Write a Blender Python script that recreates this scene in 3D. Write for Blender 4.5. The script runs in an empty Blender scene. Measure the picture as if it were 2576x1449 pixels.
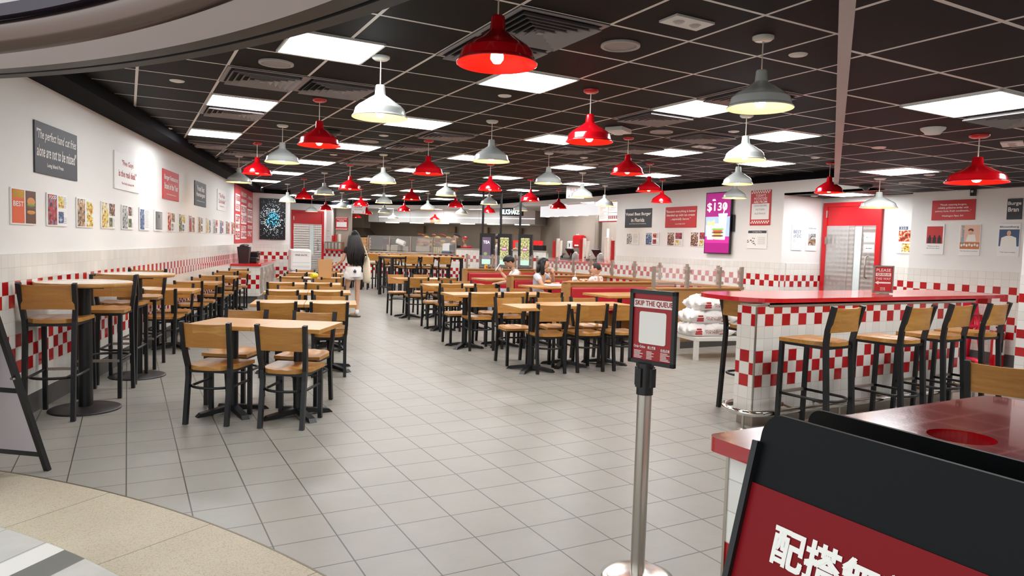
import bpy, bmesh, math, random
from mathutils import Vector, Matrix
random.seed(7)
S = bpy.context.scene
PI = math.pi
def R(d): return math.radians(d)
# ------------------------------------------------------------------ camera
CAMH = 1.435
cam_d = bpy.data.cameras.new('camera'); cam = bpy.data.objects.new('camera', cam_d)
S.collection.objects.link(cam); S.camera = cam
cam_d.sensor_fit = 'HORIZONTAL'; cam_d.sensor_width = 36.0
cam_d.lens = 36.0 * 1766.44 / 2576.0
cam_d.clip_start = 0.05; cam_d.clip_end = 200
yaw, pitch, roll = R(28.76656), R(-3.52792), R(1.66437)
fw = Vector((math.sin(yaw)*math.cos(pitch), math.cos(yaw)*math.cos(pitch), math.sin(pitch)))
r0 = Vector((math.cos(yaw), -math.sin(yaw), 0)); u0 = r0.cross(fw)
rt = math.cos(roll)*r0 + math.sin(roll)*u0; up = -math.sin(roll)*r0 + math.cos(roll)*u0
mm = Matrix((rt, up, -fw)).transposed().to_4x4(); mm.translation = Vector((0, 0, CAMH))
cam.matrix_world = mm
# ------------------------------------------------------------------ world and exposure
w = bpy.data.worlds.new('world'); S.world = w; w.use_nodes = True
bg = w.node_tree.nodes['Background']; bg.inputs[0].default_value = (0.95, 0.985, 1.0, 1); bg.inputs[1].default_value = 0.9
S.view_settings.view_transform = 'Standard'; S.view_settings.look = 'None'
S.view_settings.exposure = 0.78; S.view_settings.gamma = 1.0; S.view_settings.use_curve_mapping = False
PANEL_L = 15.0; BULB_L = 26.0
# ------------------------------------------------------------------ materials
def lin(c):
    c = c/255.0
    return c/12.92 if c <= 0.04045 else ((c+0.055)/1.055)**2.4
def rgb(t): return (lin(t[0]), lin(t[1]), lin(t[2]), 1)
MATS = {}
def mat(name, col=(200,200,200), rough=.5, metal=0, emit=0, ecol=None, alpha=1, spec=.5, coat=0, trans=0):
    if name in MATS: return MATS[name]
    m = bpy.data.materials.new(name); m.use_nodes = True
    b = m.node_tree.nodes['Principled BSDF']
    b.inputs['Base Color'].default_value = rgb(col); b.inputs['Roughness'].default_value = rough
    b.inputs['Metallic'].default_value = metal
    b.inputs['Specular IOR Level'].default_value = spec; b.inputs['Coat Weight'].default_value = coat
    if emit:
        b.inputs['Emission Color'].default_value = rgb(ecol or col); b.inputs['Emission Strength'].default_value = emit
    if trans: b.inputs['Transmission Weight'].default_value = trans
    b.inputs['Alpha'].default_value = alpha
    MATS[name] = m; return m
class NT:
    def __init__(s, m): s.t = m.node_tree; s.n = s.t.nodes; s.b = s.n['Principled BSDF']
    def node(s, t, **k):
        n = s.n.new(t)
        for a, v in k.items(): setattr(n, a, v)
        return n
    def set(s, i, v):
        if isinstance(v, bpy.types.NodeSocket): s.t.links.new(v, i)
        else: i.default_value = v
    def math(s, op, a, b=None, c=None):
        n = s.node('ShaderNodeMath', operation=op); s.set(n.inputs[0], a)
        if b is not None: s.set(n.inputs[1], b)
        if c is not None: s.set(n.inputs[2], c)
        return n.outputs[0]
    def mix(s, f, a, b):
        n = s.node('ShaderNodeMix', data_type='RGBA'); s.set(n.inputs[0], f); s.set(n.inputs[6], a); s.set(n.inputs[7], b)
        return n.outputs[2]
    def coord(s, k='Object'):
        n = s.node('ShaderNodeTexCoord'); return n.outputs[k]
    def sep(s, v):
        n = s.node('ShaderNodeSeparateXYZ'); s.set(n.inputs[0], v); return n.outputs
    def comb(s, x, y, z):
        n = s.node('ShaderNodeCombineXYZ'); s.set(n.inputs[0], x); s.set(n.inputs[1], y); s.set(n.inputs[2], z); return n.outputs[0]
    def noise(s, v, scale, detail=3, rough=.55):
        n = s.node('ShaderNodeTexNoise'); s.set(n.inputs['Vector'], v); n.inputs['Scale'].default_value = scale
        n.inputs['Detail'].default_value = detail; n.inputs['Roughness'].default_value = rough; return n.outputs
    def mapping(s, v, sc):
        n = s.node('ShaderNodeMapping'); s.set(n.inputs[0], v); n.inputs['Scale'].default_value = sc; return n.outputs[0]
    def bump(s, h, st=.2, d=.01):
        n = s.node('ShaderNodeBump'); n.inputs['Strength'].default_value = st; n.inputs['Distance'].default_value = d
        s.set(n.inputs['Height'], h); s.t.links.new(n.outputs[0], s.b.inputs['Normal'])
    def white(s, v):
        n = s.node('ShaderNodeTexWhiteNoise'); s.set(n.inputs[0], v); return n.outputs['Value']
    def color(s, c): s.t.links.new(c, s.b.inputs['Base Color'])
def edge(t, f, wdt):   # 1 near integer boundaries of f (a fract value) within wdt
    a = t.math('ABSOLUTE', t.math('SUBTRACT', f, .5)); return t.math('GREATER_THAN', a, .5-wdt)
def tile_mat(name, z0, white=(236,234,228), red=(190,28,34)):
    if name in MATS: return MATS[name]
    m = mat(name, white, .12, spec=.6); t = NT(m)
    o = t.sep(t.coord('UV'))
    u = t.math('DIVIDE', o[0], .1); v = t.math('DIVIDE', t.math('SUBTRACT', o[1], z0), .1)
    cu = t.math('FLOOR', u); cv = t.math('FLOOR', v)
    par = t.math('LESS_THAN', t.math('FLOORED_MODULO', t.math('ADD', cu, cv), 2), .5)
    a = t.math('MULTIPLY', t.math('GREATER_THAN', cv, 1.5), t.math('LESS_THAN', cv, 4.5))
    b = t.math('MULTIPLY', t.math('GREATER_THAN', cv, 6.5), t.math('LESS_THAN', cv, 8.5))
    isr = t.math('MULTIPLY', par, t.math('ADD', a, b))
    g = t.math('MAXIMUM', edge(t, t.math('FRACT', u), .018), edge(t, t.math('FRACT', v), .018))
    wv = t.white(t.comb(cu, cv, 3.3))
    wc = t.mix(wv, rgb(white), rgb(tuple(max(0, c-9) for c in white)))
    rc = t.mix(wv, rgb(red), rgb((168,20,26)))
    c = t.mix(isr, wc, rc); c = t.mix(g, c, rgb((196,188,176)))
    t.color(c); t.bump(t.math('SUBTRACT', 1, g), .25, .003)
    t.set(t.b.inputs['Roughness'], t.math('ADD', .12, t.math('MULTIPLY', g, .6)))
    return m
def paint_mat(name, col, var=6, rough=.6):
    m = mat(name, col, rough); t = NT(m)
    n = t.noise(t.coord(), .9, 5)
    c2 = tuple(max(0, c-var) for c in col)
    t.color(t.mix(n[0], rgb(col), rgb(c2))); return m
def wood_mat(name, c1, c2, c3, rough=.32, ax=0, scale=1.0):
    m = mat(name, c1, rough, coat=.0); t = NT(m)
    oi = t.node('ShaderNodeObjectInfo')
    o = t.coord('Object')
    ad = t.node('ShaderNodeVectorMath', operation='ADD'); t.set(ad.inputs[0], o); t.set(ad.inputs[1], t.comb(t.math('MULTIPLY', oi.outputs['Random'], 9.0), 0, t.math('MULTIPLY', oi.outputs['Random'], 5.0)))
    sc = [16, 16, 16]; sc[ax] = 1.2
    mp = t.mapping(ad.outputs[0], tuple(x*scale for x in sc))
    n = t.noise(mp, 2.2, 7, .68)
    sp = t.sep(ad.outputs[0]); oth = [i for i in (0, 1, 2) if i != ax]
    st = t.math('FLOOR', t.math('MULTIPLY', t.math('ADD', sp[oth[0]], t.math('MULTIPLY', sp[oth[1]], .6)), 17))
    wv = t.white(t.comb(st, t.math('FLOOR', t.math('MULTIPLY', sp[ax], 2.2)), 1))
    c = t.mix(t.math('MULTIPLY', t.math('SUBTRACT', n[0], .28), 2.2), rgb(c2), rgb(c1))
    c = t.mix(t.math('MULTIPLY', wv, .75), c, rgb(c3))
    t.color(c); t.bump(n[0], .02, .002); return m
M_wood = wood_mat('honey_wood', (208,156,80), (156,104,44), (168,112,48))
M_woodt = wood_mat('table_wood', (216,166,94), (170,118,58), (186,134,70), .3)
M_woodb = wood_mat('booth_wood', (196,148,86), (154,108,56), (172,124,70), .4)
M_black = mat('black_metal', (13,15,18), .42, .0)
M_blackp = mat('black_plastic', (12,12,14), .38)
M_steel = mat('brushed_steel', (188,182,174), .28, 1.0)
M_steel2 = mat('dull_steel', (176,166,154), .42, .85)
M_chrome = mat('polished_steel', (225,222,216), .14, 1.0)
M_white = mat('white_enamel', (202,206,202), .18, coat=.4)
M_red = mat('red_enamel', (196,12,24), .16, coat=.4)
M_whitein = mat('bulb_warmed_white_enamel', (236,230,214), .35)  # white lining tinted yellowish to carry the bulb's warm light
M_redin = mat('bulb_warmed_red_enamel', (214,26,16), .3)  # red lining shifted to bright orange red, bulb glow in the colour
M_board = mat('white_board', (238,238,236), .5)
M_pred = mat('poster_red', (196,44,48), .5)
M_pdark = mat('poster_charcoal', (58,62,70), .5)
M_inkw = mat('white_ink', (240,238,232), .6)
M_inkr = mat('red_ink', (176,32,36), .6)
M_inkk = mat('black_ink', (42,42,46), .6)
M_inkg = mat('grey_ink', (150,150,150), .7)
M_redtop = mat('red_laminate', (164,6,18), .16, coat=.8)
M_redbar = mat('red_bar_laminate', (206,16,32), .2, coat=.5)
M_redvin = mat('red_vinyl', (184,42,52), .36)
M_door = mat('red_door_paint', (196,14,26), .3)
M_skin = mat('skin', (214,168,140), .55)
M_hair = mat('black_hair', (18,16,18), .5)
M_glass = mat('clear_glass', (255,255,255), .03, alpha=.09, spec=.4)
M_cord = mat('pale_cord', (214,206,196), .5)
M_warm = mat('warm_bulb', (255,226,180), .5, emit=BULB_L, ecol=(255,206,140))
M_diff = mat('light_diffuser', (255,255,255), .5, emit=PANEL_L, ecol=(250,253,255))
M_kraft = paint_mat('kraft_paper', (214,170,120), 22, .8)
M_cupw = mat('paper_cup', (240,232,222), .6)
M_cupr = mat('red_paper_cup', (206,52,52), .6)
# ------------------------------------------------------------------ mesh builder
C = S.collection
class MB:
    def __init__(s): s.v = []; s.f = []; s.m = []; s.s = []; s.M = None
    def _a(s, vs, fs, mi=0, sm=False):
        b = len(s.v)
        for p in vs:
            p = Vector(p)
            if s.M is not None: p = s.M @ p
            s.v.append(p)
        for f in fs: s.f.append([b+i for i in f]); s.m.append(mi); s.s.append(sm)
        return s
    def box(s, x0, x1, y0, y1, z0, z1, mi=0):
        if x0 > x1: x0, x1 = x1, x0
        if y0 > y1: y0, y1 = y1, y0
        if z0 > z1: z0, z1 = z1, z0
        return s._a([(x0,y0,z0),(x1,y0,z0),(x1,y1,z0),(x0,y1,z0),(x0,y0,z1),(x1,y0,z1),(x1,y1,z1),(x0,y1,z1)],
             [(3,2,1,0),(4,5,6,7),(0,1,5,4),(1,2,6,5),(2,3,7,6),(3,0,4,7)], mi)
    def bar(s, p0, p1, wx, wy, mi=0, upv=(0,1,0)):
        p0 = Vector(p0); p1 = Vector(p1); d = (p1-p0).normalized(); a = d.cross(Vector(upv))
        if a.length < 1e-4: a = d.cross(Vector((1,0,0)))
        a.normalize(); b = a.cross(d).normalized()
        vs = [p+a*i*wx/2+b*j*wy/2 for p in (p0, p1) for i, j in ((-1,-1),(1,-1),(1,1),(-1,1))]
        return s._a(vs, [(3,2,1,0),(4,5,6,7),(0,1,5,4),(1,2,6,5),(2,3,7,6),(3,0,4,7)], mi)
    def path_bar(s, pts, wx, wy, mi=0):   # bent flat bar in the YZ plane: wx along X
        pts = [Vector(p) for p in pts]; ring = []
        for i, p in enumerate(pts):
            d = (pts[min(i+1, len(pts)-1)]-pts[max(i-1, 0)]).normalized(); b = Vector((1,0,0)).cross(d).normalized()
            ring.append([p+Vector((1,0,0))*a*wx/2+b*c*wy/2 for a, c in ((-1,-1),(1,-1),(1,1),(-1,1))])
        vs = [q for r in ring for q in r]; fs = [(3,2,1,0)]; n = len(pts)
        for i in range(n-1):
            for j in range(4): fs.append((i*4+j, i*4+(j+1) % 4, (i+1)*4+(j+1) % 4, (i+1)*4+j))
        fs.append(tuple((n-1)*4+k for k in range(4)))
        return s._a(vs, fs, mi)
    def cyl(s, p0, p1, r0, r1=None, n=16, mi=0, cap=True):
        if r1 is None: r1 = r0
        p0 = Vector(p0); p1 = Vector(p1); d = (p1-p0).normalized(); a = d.orthogonal().normalized(); b = d.cross(a)
        ra = [p0+(a*math.cos(2*PI*k/n)+b*math.sin(2*PI*k/n))*r0 for k in range(n)]
        rb = [p1+(a*math.cos(2*PI*k/n)+b*math.sin(2*PI*k/n))*r1 for k in range(n)]
        s._a(ra+rb, [(k, (k+1) % n, n+(k+1) % n, n+k) for k in range(n)], mi, True)
        if cap:
            s._a(ra, [tuple(reversed(range(n)))], mi); s._a(rb, [tuple(range(n))], mi)
        return s
    def lathe(s, prof, n=24, c=(0,0,0), mi=0, sm=True, a0=0, a1=2*PI):
        full = abs(a1-a0-2*PI) < 1e-6; k = n if full else n+1; vs = []
        for r, z in prof:
            for j in range(k):
                a = a0+(a1-a0)*j/n; vs.append((c[0]+r*math.cos(a), c[1]+r*math.sin(a), c[2]+z))
        fs = []
        for i in range(len(prof)-1):
            for j in range(n):
                j2 = (j+1) % k; fs.append((i*k+j, i*k+j2, (i+1)*k+j2, (i+1)*k+j))
        return s._a(vs, fs, mi, sm)
    def prism(s, poly, z0, z1, mi=0, mt=None, hole=None):
        n = len(poly); vs = [(x,y,z0) for x,y in poly]+[(x,y,z1) for x,y in poly]
        s._a(vs, [tuple(reversed(range(n)))], mi)
        s._a(vs, [tuple(range(n, 2*n))], mi if mt is None else mt)
        s._a(vs, [(k,(k+1) % n, n+(k+1) % n, n+k) for k in range(n)], mi)
        return s
    def tube(s, pts, r, n=8, mi=0, closed=False, taper=None):
        pts = [Vector(p) for p in pts]; N = len(pts); vs = []; prev = None
        for i, p in enumerate(pts):
            if closed: d = pts[(i+1) % N]-pts[(i-1) % N]
            else: d = pts[min(i+1, N-1)]-pts[max(i-1, 0)]
            d.normalize()
            a = d.orthogonal() if prev is None else prev-d*prev.dot(d)
            a.normalize(); prev = a; b = d.cross(a); rr = r if taper is None else taper[i]
            for k in range(n): vs.append(p+(a*math.cos(2*PI*k/n)+b*math.sin(2*PI*k/n))*rr)
        fs = []
        for i in range(N if closed else N-1):
            i2 = (i+1) % N
            for k in range(n): fs.append((i*n+k, i*n+(k+1) % n, i2*n+(k+1) % n, i2*n+k))
        if not closed: fs += [tuple(reversed(range(n))), tuple((N-1)*n+k for k in range(n))]
        return s._a(vs, fs, mi, True)
    def ell(s, c, r, nu=14, nv=9, mi=0, fn=None):
        vs = []; fs = []
        for i in range(nv+1):
            th = PI*i/nv
            for j in range(nu):
                ph = 2*PI*j/nu; q = Vector((math.sin(th)*math.cos(ph), math.sin(th)*math.sin(ph), math.cos(th)))
                if fn: q = fn(q)
                vs.append((c[0]+q.x*r[0], c[1]+q.y*r[1], c[2]+q.z*r[2]))
        for i in range(nv):
            for j in range(nu): fs.append((i*nu+j, (i+1)*nu+j, (i+1)*nu+(j+1) % nu, i*nu+(j+1) % nu))
        return s._a(vs, fs, mi, True)
    def build(s, name, mats, parent=None, bevel=0, loc=None, rz=0, subs=0):
        me = bpy.data.meshes.new(name); me.from_pydata([tuple(v) for v in s.v], [], s.f)
        if not isinstance(mats, (list, tuple)): mats = [mats]
        for m in mats: me.materials.append(m)
        me.polygons.foreach_set('material_index', s.m); me.polygons.foreach_set('use_smooth', s.s); me.update()
        o = bpy.data.objects.new(name, me); C.objects.link(o)
        if parent: o.parent = parent
        if loc: o.location = loc
        if rz: o.rotation_euler = (0, 0, rz)
        if bevel:
            md = o.modifiers.new('bevel', 'BEVEL'); md.width = bevel; md.segments = 2; md.limit_method = 'ANGLE'; md.angle_limit = R(40)
        if subs:
            md = o.modifiers.new('sub', 'SUBSURF'); md.levels = subs; md.render_levels = subs
        return o
def thing(name, label, cat, loc=(0,0,0), rz=0, group=None):
    o = bpy.data.objects.new(name, None); o.empty_display_size = .1; C.objects.link(o)
    o.location = loc; o.rotation_euler = (0, 0, rz); o['label'] = label; o['category'] = cat
    if group: o['group'] = group
    return o
def tag(o, label, cat, group=None):
    o['label'] = label; o['category'] = cat
    if group: o['group'] = group
    return o
def struct(o): o['kind'] = 'structure'; return o
def dup(root, loc, rz, label, group=None, scale=None):
    r = root.copy(); C.objects.link(r); r.location = loc; r.rotation_euler = (0, 0, rz); r['label'] = label
    if group: r['group'] = group
    if scale: r.scale = scale
    for ch in list(root.children):
        c = ch.copy(); C.objects.link(c); c.parent = r
        for g in list(ch.children):
            d = g.copy(); C.objects.link(d); d.parent = c
    return r
# ------------------------------------------------------------------ text
TC = {}
def text_geo(txt, shear=0, off=0):
    k = (txt, shear, off)
    if k in TC: return TC[k]
    cu = bpy.data.curves.new('t', 'FONT'); cu.body = txt; cu.shear = shear; cu.offset = off; cu.resolution_u = 2; cu.size = 1
    o = bpy.data.objects.new('t', cu); C.objects.link(o); bpy.context.view_layer.update()
    dg = bpy.context.evaluated_depsgraph_get(); me = o.evaluated_get(dg).to_mesh()
    vs = [tuple(v.co) for v in me.vertices]; fs = [tuple(p.vertices) for p in me.polygons]
    o.evaluated_get(dg).to_mesh_clear(); bpy.data.objects.remove(o); bpy.data.curves.remove(cu)
    if not vs: vs = [(0,0,0),(1,0,0),(1,1,0)]; fs = [(0,1,2)]
    x0 = min(v[0] for v in vs); x1 = max(v[0] for v in vs); y0 = min(v[1] for v in vs); y1 = max(v[1] for v in vs)
    TC[k] = (vs, fs, x0, x1, y0, y1); return TC[k]
def bold_geo(txt, e=.022):
    vs, fs, x0, x1, y0, y1 = text_geo(txt, 0, 0); V = []; F = []
    for dx, dy in ((-e,-e),(e,-e),(-e,e),(e,e),(0,0)):
        b = len(V); V += [(v[0]+dx, v[1]+dy, b//max(1,len(vs))) for v in vs]; F += [tuple(b+i for i in f) for f in fs]
    return V, F, x0-e, x1+e, y0-e, y1+e
def put_text(mb, txt, cx, cz, wd, ht, y=-.002, mi=0, shear=0, off=.008):
    """letters fitted in a wd x ht box centred on (cx, cz), lying in the local XZ plane facing -Y"""
    if off > .02 and not shear: vs, fs, x0, x1, y0, y1 = bold_geo(txt, .55*off)
    else: vs, fs, x0, x1, y0, y1 = text_geo(txt, shear, min(off, .012))
    sx = wd/max(1e-6, x1-x0); sz = ht/max(1e-6, y1-y0)
    mb._a([(cx+(v[0]-(x0+x1)/2)*sx, y-v[2]*.00015, cz+(v[1]-(y0+y1)/2)*sz) for v in vs], fs, mi)
# ------------------------------------------------------------------ the setting
def uvbuild(mb, name, mats, parent=None, loc=None, rz=0, bevel=0, uoff=0):
    o = mb.build(name, mats, parent, bevel, loc, rz); me = o.data; uv = me.uv_layers.new(name='UVMap')
    for p in me.polygons:
        for li in p.loop_indices:
            v = me.vertices[me.loops[li].vertex_index].co
            uv.data[li].uv = ((v.y if abs(p.normal.x) > .7 else v.x)+uoff, v.y if abs(p.normal.z) > .7 else v.z)
    return o
M_tile = tile_mat('checker_tile', .16); M_tileb = tile_mat('checker_tile_bar', .13); M_tilec = tile_mat('checker_tile_counter', .03)
M_paint = paint_mat('white_wall_paint', (238,237,234), 10)
M_base = mat('grey_skirting', (84,82,80), .45)
M_blackw = mat('black_soffit_paint', (18,18,23), .85, spec=.1)
M_ceilp = mat('white_ceiling_paint', (235,233,228), .7)
def wall(name, p0, p1, layers, th=.1, kind=True, uoff=0):
    p0 = Vector((p0[0], p0[1])); p1 = Vector((p1[0], p1[1])); L = (p1-p0).length; d = p1-p0
    mb = MB(); mats = []
    for z0, z1, m, off in layers:
        if m not in mats: mats.append(m)
        mb.box(0, L, -off, th, z0, z1, mats.index(m))
    o = uvbuild(mb, name, mats, None, (p0.x, p0.y, 0), math.atan2(d.y, d.x), uoff=uoff)
    if kind: struct(o)
    return o
STD = [(0,.16,M_base,.014), (.16,1.26,M_tile,.012), (1.26,2.61,M_paint,0), (2.61,2.74,M_blackw,.004)]
LOW = [(0,.16,M_base,.014), (.16,1.26,M_tile,.012), (1.26,2.39,M_paint,0)]
L0 = Vector((-.613, 6.809)); dL = Vector((.2636, .9646)); aL = math.atan2(dL.y, dL.x)
def LW(s): return L0+dL*s
A0 = Vector((5.95, 24.1)); dA = Vector((.617, -.787)); nA = Vector((.787, .617)); aA = math.atan2(dA.y, dA.x)
def K(s, t=0): return A0+dA*s+nA*t
def K3(s, t, z): p = K(s, t); return (p.x, p.y, z)
wall('wall_left', LW(-1.5), LW(13.35), STD)
wall('wall_back', (2.9,19.65), (3.87,19.65), STD)
wall('wall_back_side', (3.87,19.75), (3.8,24.1), LOW[:2]+[(1.26,2.62,M_paint,0)], .05)
wall('wall_back_door', (3.8,24.1), (5.95,24.1), STD, uoff=.03)
wall('wall_back_pier', K(0), K(.22), STD[:3]+[(2.61,2.74,M_blackw,.004)])
wall('wall_right', (9.53,12.62), (9.53,8.1), STD, .12)
wall('wall_right_over_alcove', (9.53,8.1), (9.53,6.36), [(2.385,2.61,M_paint,0),(2.61,2.74,M_blackw,.004)], .07)
wall('wall_alcove', (9.65,8.1), (10.6,8.1), LOW)
wall('wall_right_door', (10.53,8.1), (10.53,6.4), LOW)
wall('wall_right_posters', (10.33,6.42), (10.33,4.42), LOW, .25)
wall('wall_right_return', (10.57,4.4), (9.62,4.4), LOW)
wall('wall_right_pier', (8.72,4.13), (8.72,3.2), LOW, .8)
wall('wall_right_near', (9.5,4.41), (9.5,-3), LOW)
wall('wall_rear', (9.5,-3), (1.2,-3), LOW)
# bulkheads over the servery, and the back of the kitchen
M_kwall = paint_mat('kitchen_steel_panel', (190,180,168), 14, .36)
NT(M_kwall).b.inputs['Metallic'].default_value = .25
def bulk(name, p0, p1): return wall(name, p0, p1, [(2.5,2.61,M_paint,0),(2.61,2.74,M_blackw,.004)], .16)
bulk('wall_over_servery', K(.2), K(5.72)); bulk('wall_over_counter', K(5.72), (9.53,18.0)); bulk('wall_over_counter_side', (9.53,18.0), (9.53,12.62))
wall('wall_kitchen_back', K(-3.2, 5), K(5.9, 5), [(0,2.62,M_kwall,0)])
wall('wall_kitchen_corner', K(5.9, 5), (11.6,18.2), [(0,2.62,M_kwall,0)])
wall('wall_kitchen_right', (11.6,18.2), (11.6,12.1), [(0,2.62,M_kwall,0)])
wall('wall_kitchen_end', (11.7,12.3), (9.65,12.3), [(0,2.62,M_kwall,0)])
wall('wall_kitchen_left', (6.2,24.2), K(-3.2,5), [(0,2.62,M_kwall,0)])
struct(MB().prism([tuple(K(-.2,.1)), tuple(K(5.7,.1)), (9.6,18.0), (9.6,12.2), (11.8,12.2), (11.8,18.3), tuple(K(6.0,5.2)), tuple(K(-3.4,5.2)), (5.9,24.2)], 2.6, 2.64).build('ceiling_kitchen', M_ceilp))
# floor
M_floor = mat('floor_tile', (172,168,160), .36); t = NT(M_floor)
o = t.sep(t.coord()); u = t.math('DIVIDE', t.math('SUBTRACT', o[0], .8892), .3); v = t.math('DIVIDE', t.math('SUBTRACT', o[1], 3.0139), .3)
g = t.math('MAXIMUM', edge(t, t.math('FRACT', u), .0115), edge(t, t.math('FRACT', v), .0115))
wv = t.white(t.comb(t.math('FLOOR', u), t.math('FLOOR', v), 0)); n1 = t.noise(t.coord(), 2.2, 8, .65)
n2 = t.noise(t.mapping(t.coord(), (9,34,9)), 1.5, 8, .7)
c = t.mix(n1[0], rgb((134,133,125)), rgb((168,166,157))); c = t.mix(t.math('MULTIPLY', n2[0], .35), c, rgb((126,124,116)))
c = t.mix(t.math('MULTIPLY', wv, .4), c, rgb((152,147,138))); c = t.mix(g, c, rgb((72,70,62))); t.color(c)
t.bump(t.math('SUBTRACT', t.math('MULTIPLY', n2[0], .35), g), .22, .004)
struct(MB().prism([(-12,-6),(16,-6),(16,32),(-12,32)], -.1, 0).build('floor', M_floor))
CX, CY = -4.86, .75
def arcp(r, a): return (CX+r*math.cos(R(a)), CY+r*math.sin(R(a)))
def ring(name, m, ra, rb, z0, z1, a0=-60, a1=75, n=90):
    mb = MB(); prof = [(rb, z0), (rb, z1), (ra, z1), (ra, z0), (rb, z0)]
    mb.lathe(prof, n, (CX, CY, 0), 0, False, R(a0), R(a1)); return struct(mb.build(name, m))
M_stone = mat('threshold_stone', (186,176,154), .55); t = NT(M_stone); o = t.sep(t.coord())
ang = t.math('ARCTAN2', t.math('SUBTRACT', o[1], CY), t.math('SUBTRACT', o[0], CX))
q = t.math('FRACT', t.math('DIVIDE', t.math('SUBTRACT', ang, R(29.5)), R(7.8)))
n1 = t.noise(t.coord(), 160, 3, .6); n2 = t.noise(t.coord(), 2.5, 5)
c = t.mix(n2[0], rgb((172,160,138)), rgb((200,190,168))); c = t.mix(t.math('MULTIPLY', t.math('GREATER_THAN', n1[0], .56), .5), c, rgb((138,124,100)))
t.color(t.mix(edge(t, q, .003), c, rgb((110,96,74))))
ring('floor_threshold', M_stone, 5.45, 6.0, -.02, .003); ring('trim_1', mat('brass_edge', (120,112,98), .4, .6), 5.995, 6.004, -.02, .0045)
M_mall = mat('mall_floor_tile', (196,194,188), .4); t = NT(M_mall); o = t.sep(t.coord())
s_ = t.math('ADD', t.math('MULTIPLY', o[0], .72), t.math('MULTIPLY', o[1], -.693)); w_ = t.math('ADD', t.math('MULTIPLY', o[0], .693), t.math('MULTIPLY', o[1], .72))
n2 = t.noise(t.coord(), 6, 6); c = t.mix(n2[0], rgb((176,174,168)), rgb((206,204,198)))
fs = t.math('FLOORED_MODULO', t.math('ADD', s_, 2.855), 1.2)
c = t.mix(t.math('LESS_THAN', fs, .134), c, rgb((222,220,214)))
dk = t.math('MULTIPLY', t.math('GREATER_THAN', fs, .134), t.math('LESS_THAN', fs, .287)); c = t.mix(dk, c, rgb((112,112,108)))
gg = t.math('MAXIMUM', t.math('LESS_THAN', t.math('FLOORED_MODULO', w_, .9), .005), t.math('LESS_THAN', t.math('FLOORED_MODULO', t.math('SUBTRACT', fs, .287), .3), .005))
t.color(t.mix(gg, c, rgb((130,128,122))))
struct(MB().prism([arcp(5.451, a) for a in range(-60, 301, 3)][:-1], -.02, .002).build('floor_mall', M_mall))
# ceilings
def ceil_mat(name, x0, y0, sp):
    m = mat(name, (16,15,18), .7, spec=.12); t = NT(m); o = t.sep(t.coord())
    g = t.math('MAXIMUM', edge(t, t.math('FRACT', t.math('ADD', t.math('DIVIDE', t.math('SUBTRACT', o[0], x0), sp), .0)), .018), edge(t, t.math('FRACT', t.math('DIVIDE', t.math('SUBTRACT', o[1], y0), sp)), .018))
    n = t.noise(t.coord(), 1.3, 4); c = t.mix(n[0], rgb((9,8,11)), rgb((16,14,17)))
    t.color(t.mix(g, c, rgb((224,218,212)))); t.set(t.b.inputs['Roughness'], t.math('SUBTRACT', .6, t.math('MULTIPLY', g, .25)))
    return m
GX, GY, GS = 1.8631, 3.385, .5965
ZC, ZL = 2.7228, 2.385
lw = [tuple(LW(s)) for s in (-1.52, 13.36)]
poly = [arcp(6.0, a) for a in range(50, -31, -4)]+[(.4,-2.9),(10.8,-2.9),(10.8,8.2),(9.6,8.2),(9.6,19.7),tuple(K(0,.05)),(5.95,24.15),(3.8,24.15),(3.8,19.7)]+[lw[1], lw[0]]
struct(MB().prism(poly, ZC, ZC+.05).build('ceiling', ceil_mat('ceiling_grid', GX, GY, GS)))
BP0 = Vector((1.3,.968)); BP1 = Vector((8.44,6.32))
poly = [tuple(BP0), tuple(BP1), (9.53,6.36), (9.53,8.1), (10.55,8.1), (10.55,-2.95), (.5,-2.95)]+[arcp(6.02, a) for a in range(-28, 3, 5)]
poly = list(reversed(poly))
struct(MB().prism(poly, ZL, ZL+.03).build('ceiling_lower', ceil_mat('ceiling_grid_lower', 3.085, 2.19, .5985)))
M_alu = paint_mat('worn_aluminium_trim', (196,188,184), 50, .4)
db = (BP1-BP0).normalized(); nb = Vector((-db.y, db.x))
mb = MB(); L = (BP1-BP0).length
mb.box(0, L, 0, .03, ZL+.02, ZC, 0); mb.box(0, L, -.028, .03, ZL-.006, ZL+.02, 0)
struct(mb.build('trim_2', M_alu, None, 0, (BP0.x, BP0.y, 0), math.atan2(db.y, db.x)))
mb = MB(); mb.box(8.44, 9.53, 6.33, 6.36, ZL, ZC); struct(mb.build('trim_3', M_blackw))
# soffit strip along the left wall
mb = MB(); mb.box(-1.5, 13.3, -.3, 0, 2.61, ZC); struct(mb.build('trim_4', M_blackw, None, 0, (L0.x, L0.y, 0), aL))
# curved shopfront header: underside bands, bronze bullnose and mall fascia
M_hd = mat('header_dark_metal', (58,56,56), .5, .3); M_hg = mat('header_grey_panel', (192,182,184), .55); M_br = mat('bronze_cladding', (92,74,66), .2, .9)
ring('ceiling_header_frame', M_hd, 5.93, 6.0, 2.3, ZC, -32, 50.1); ring('ceiling_header_channel', M_blackw, 5.905, 5.93, 2.315, ZC, -32, 50.1)
ring('ceiling_header_rail', mat('header_olive_metal', (52,50,48), .45, .3), 5.82, 5.905, 2.3, ZC, -32, 50.1); ring('ceiling_header_panel', M_hg, 5.6, 5.82, 2.3, ZC, -32, 50.1)
mb = MB(); mb.lathe([(5.6,2.3),(5.585,2.303),(5.565,2.32),(5.55,2.35),(5.545,2.385),(5.555,2.42),(5.575,2.45),(5.6,2.46),(5.6,2.3)], 90, (CX, CY, 0), 0, True, R(-32), R(50.1)); struct(mb.build('trim_5', M_br))
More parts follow.
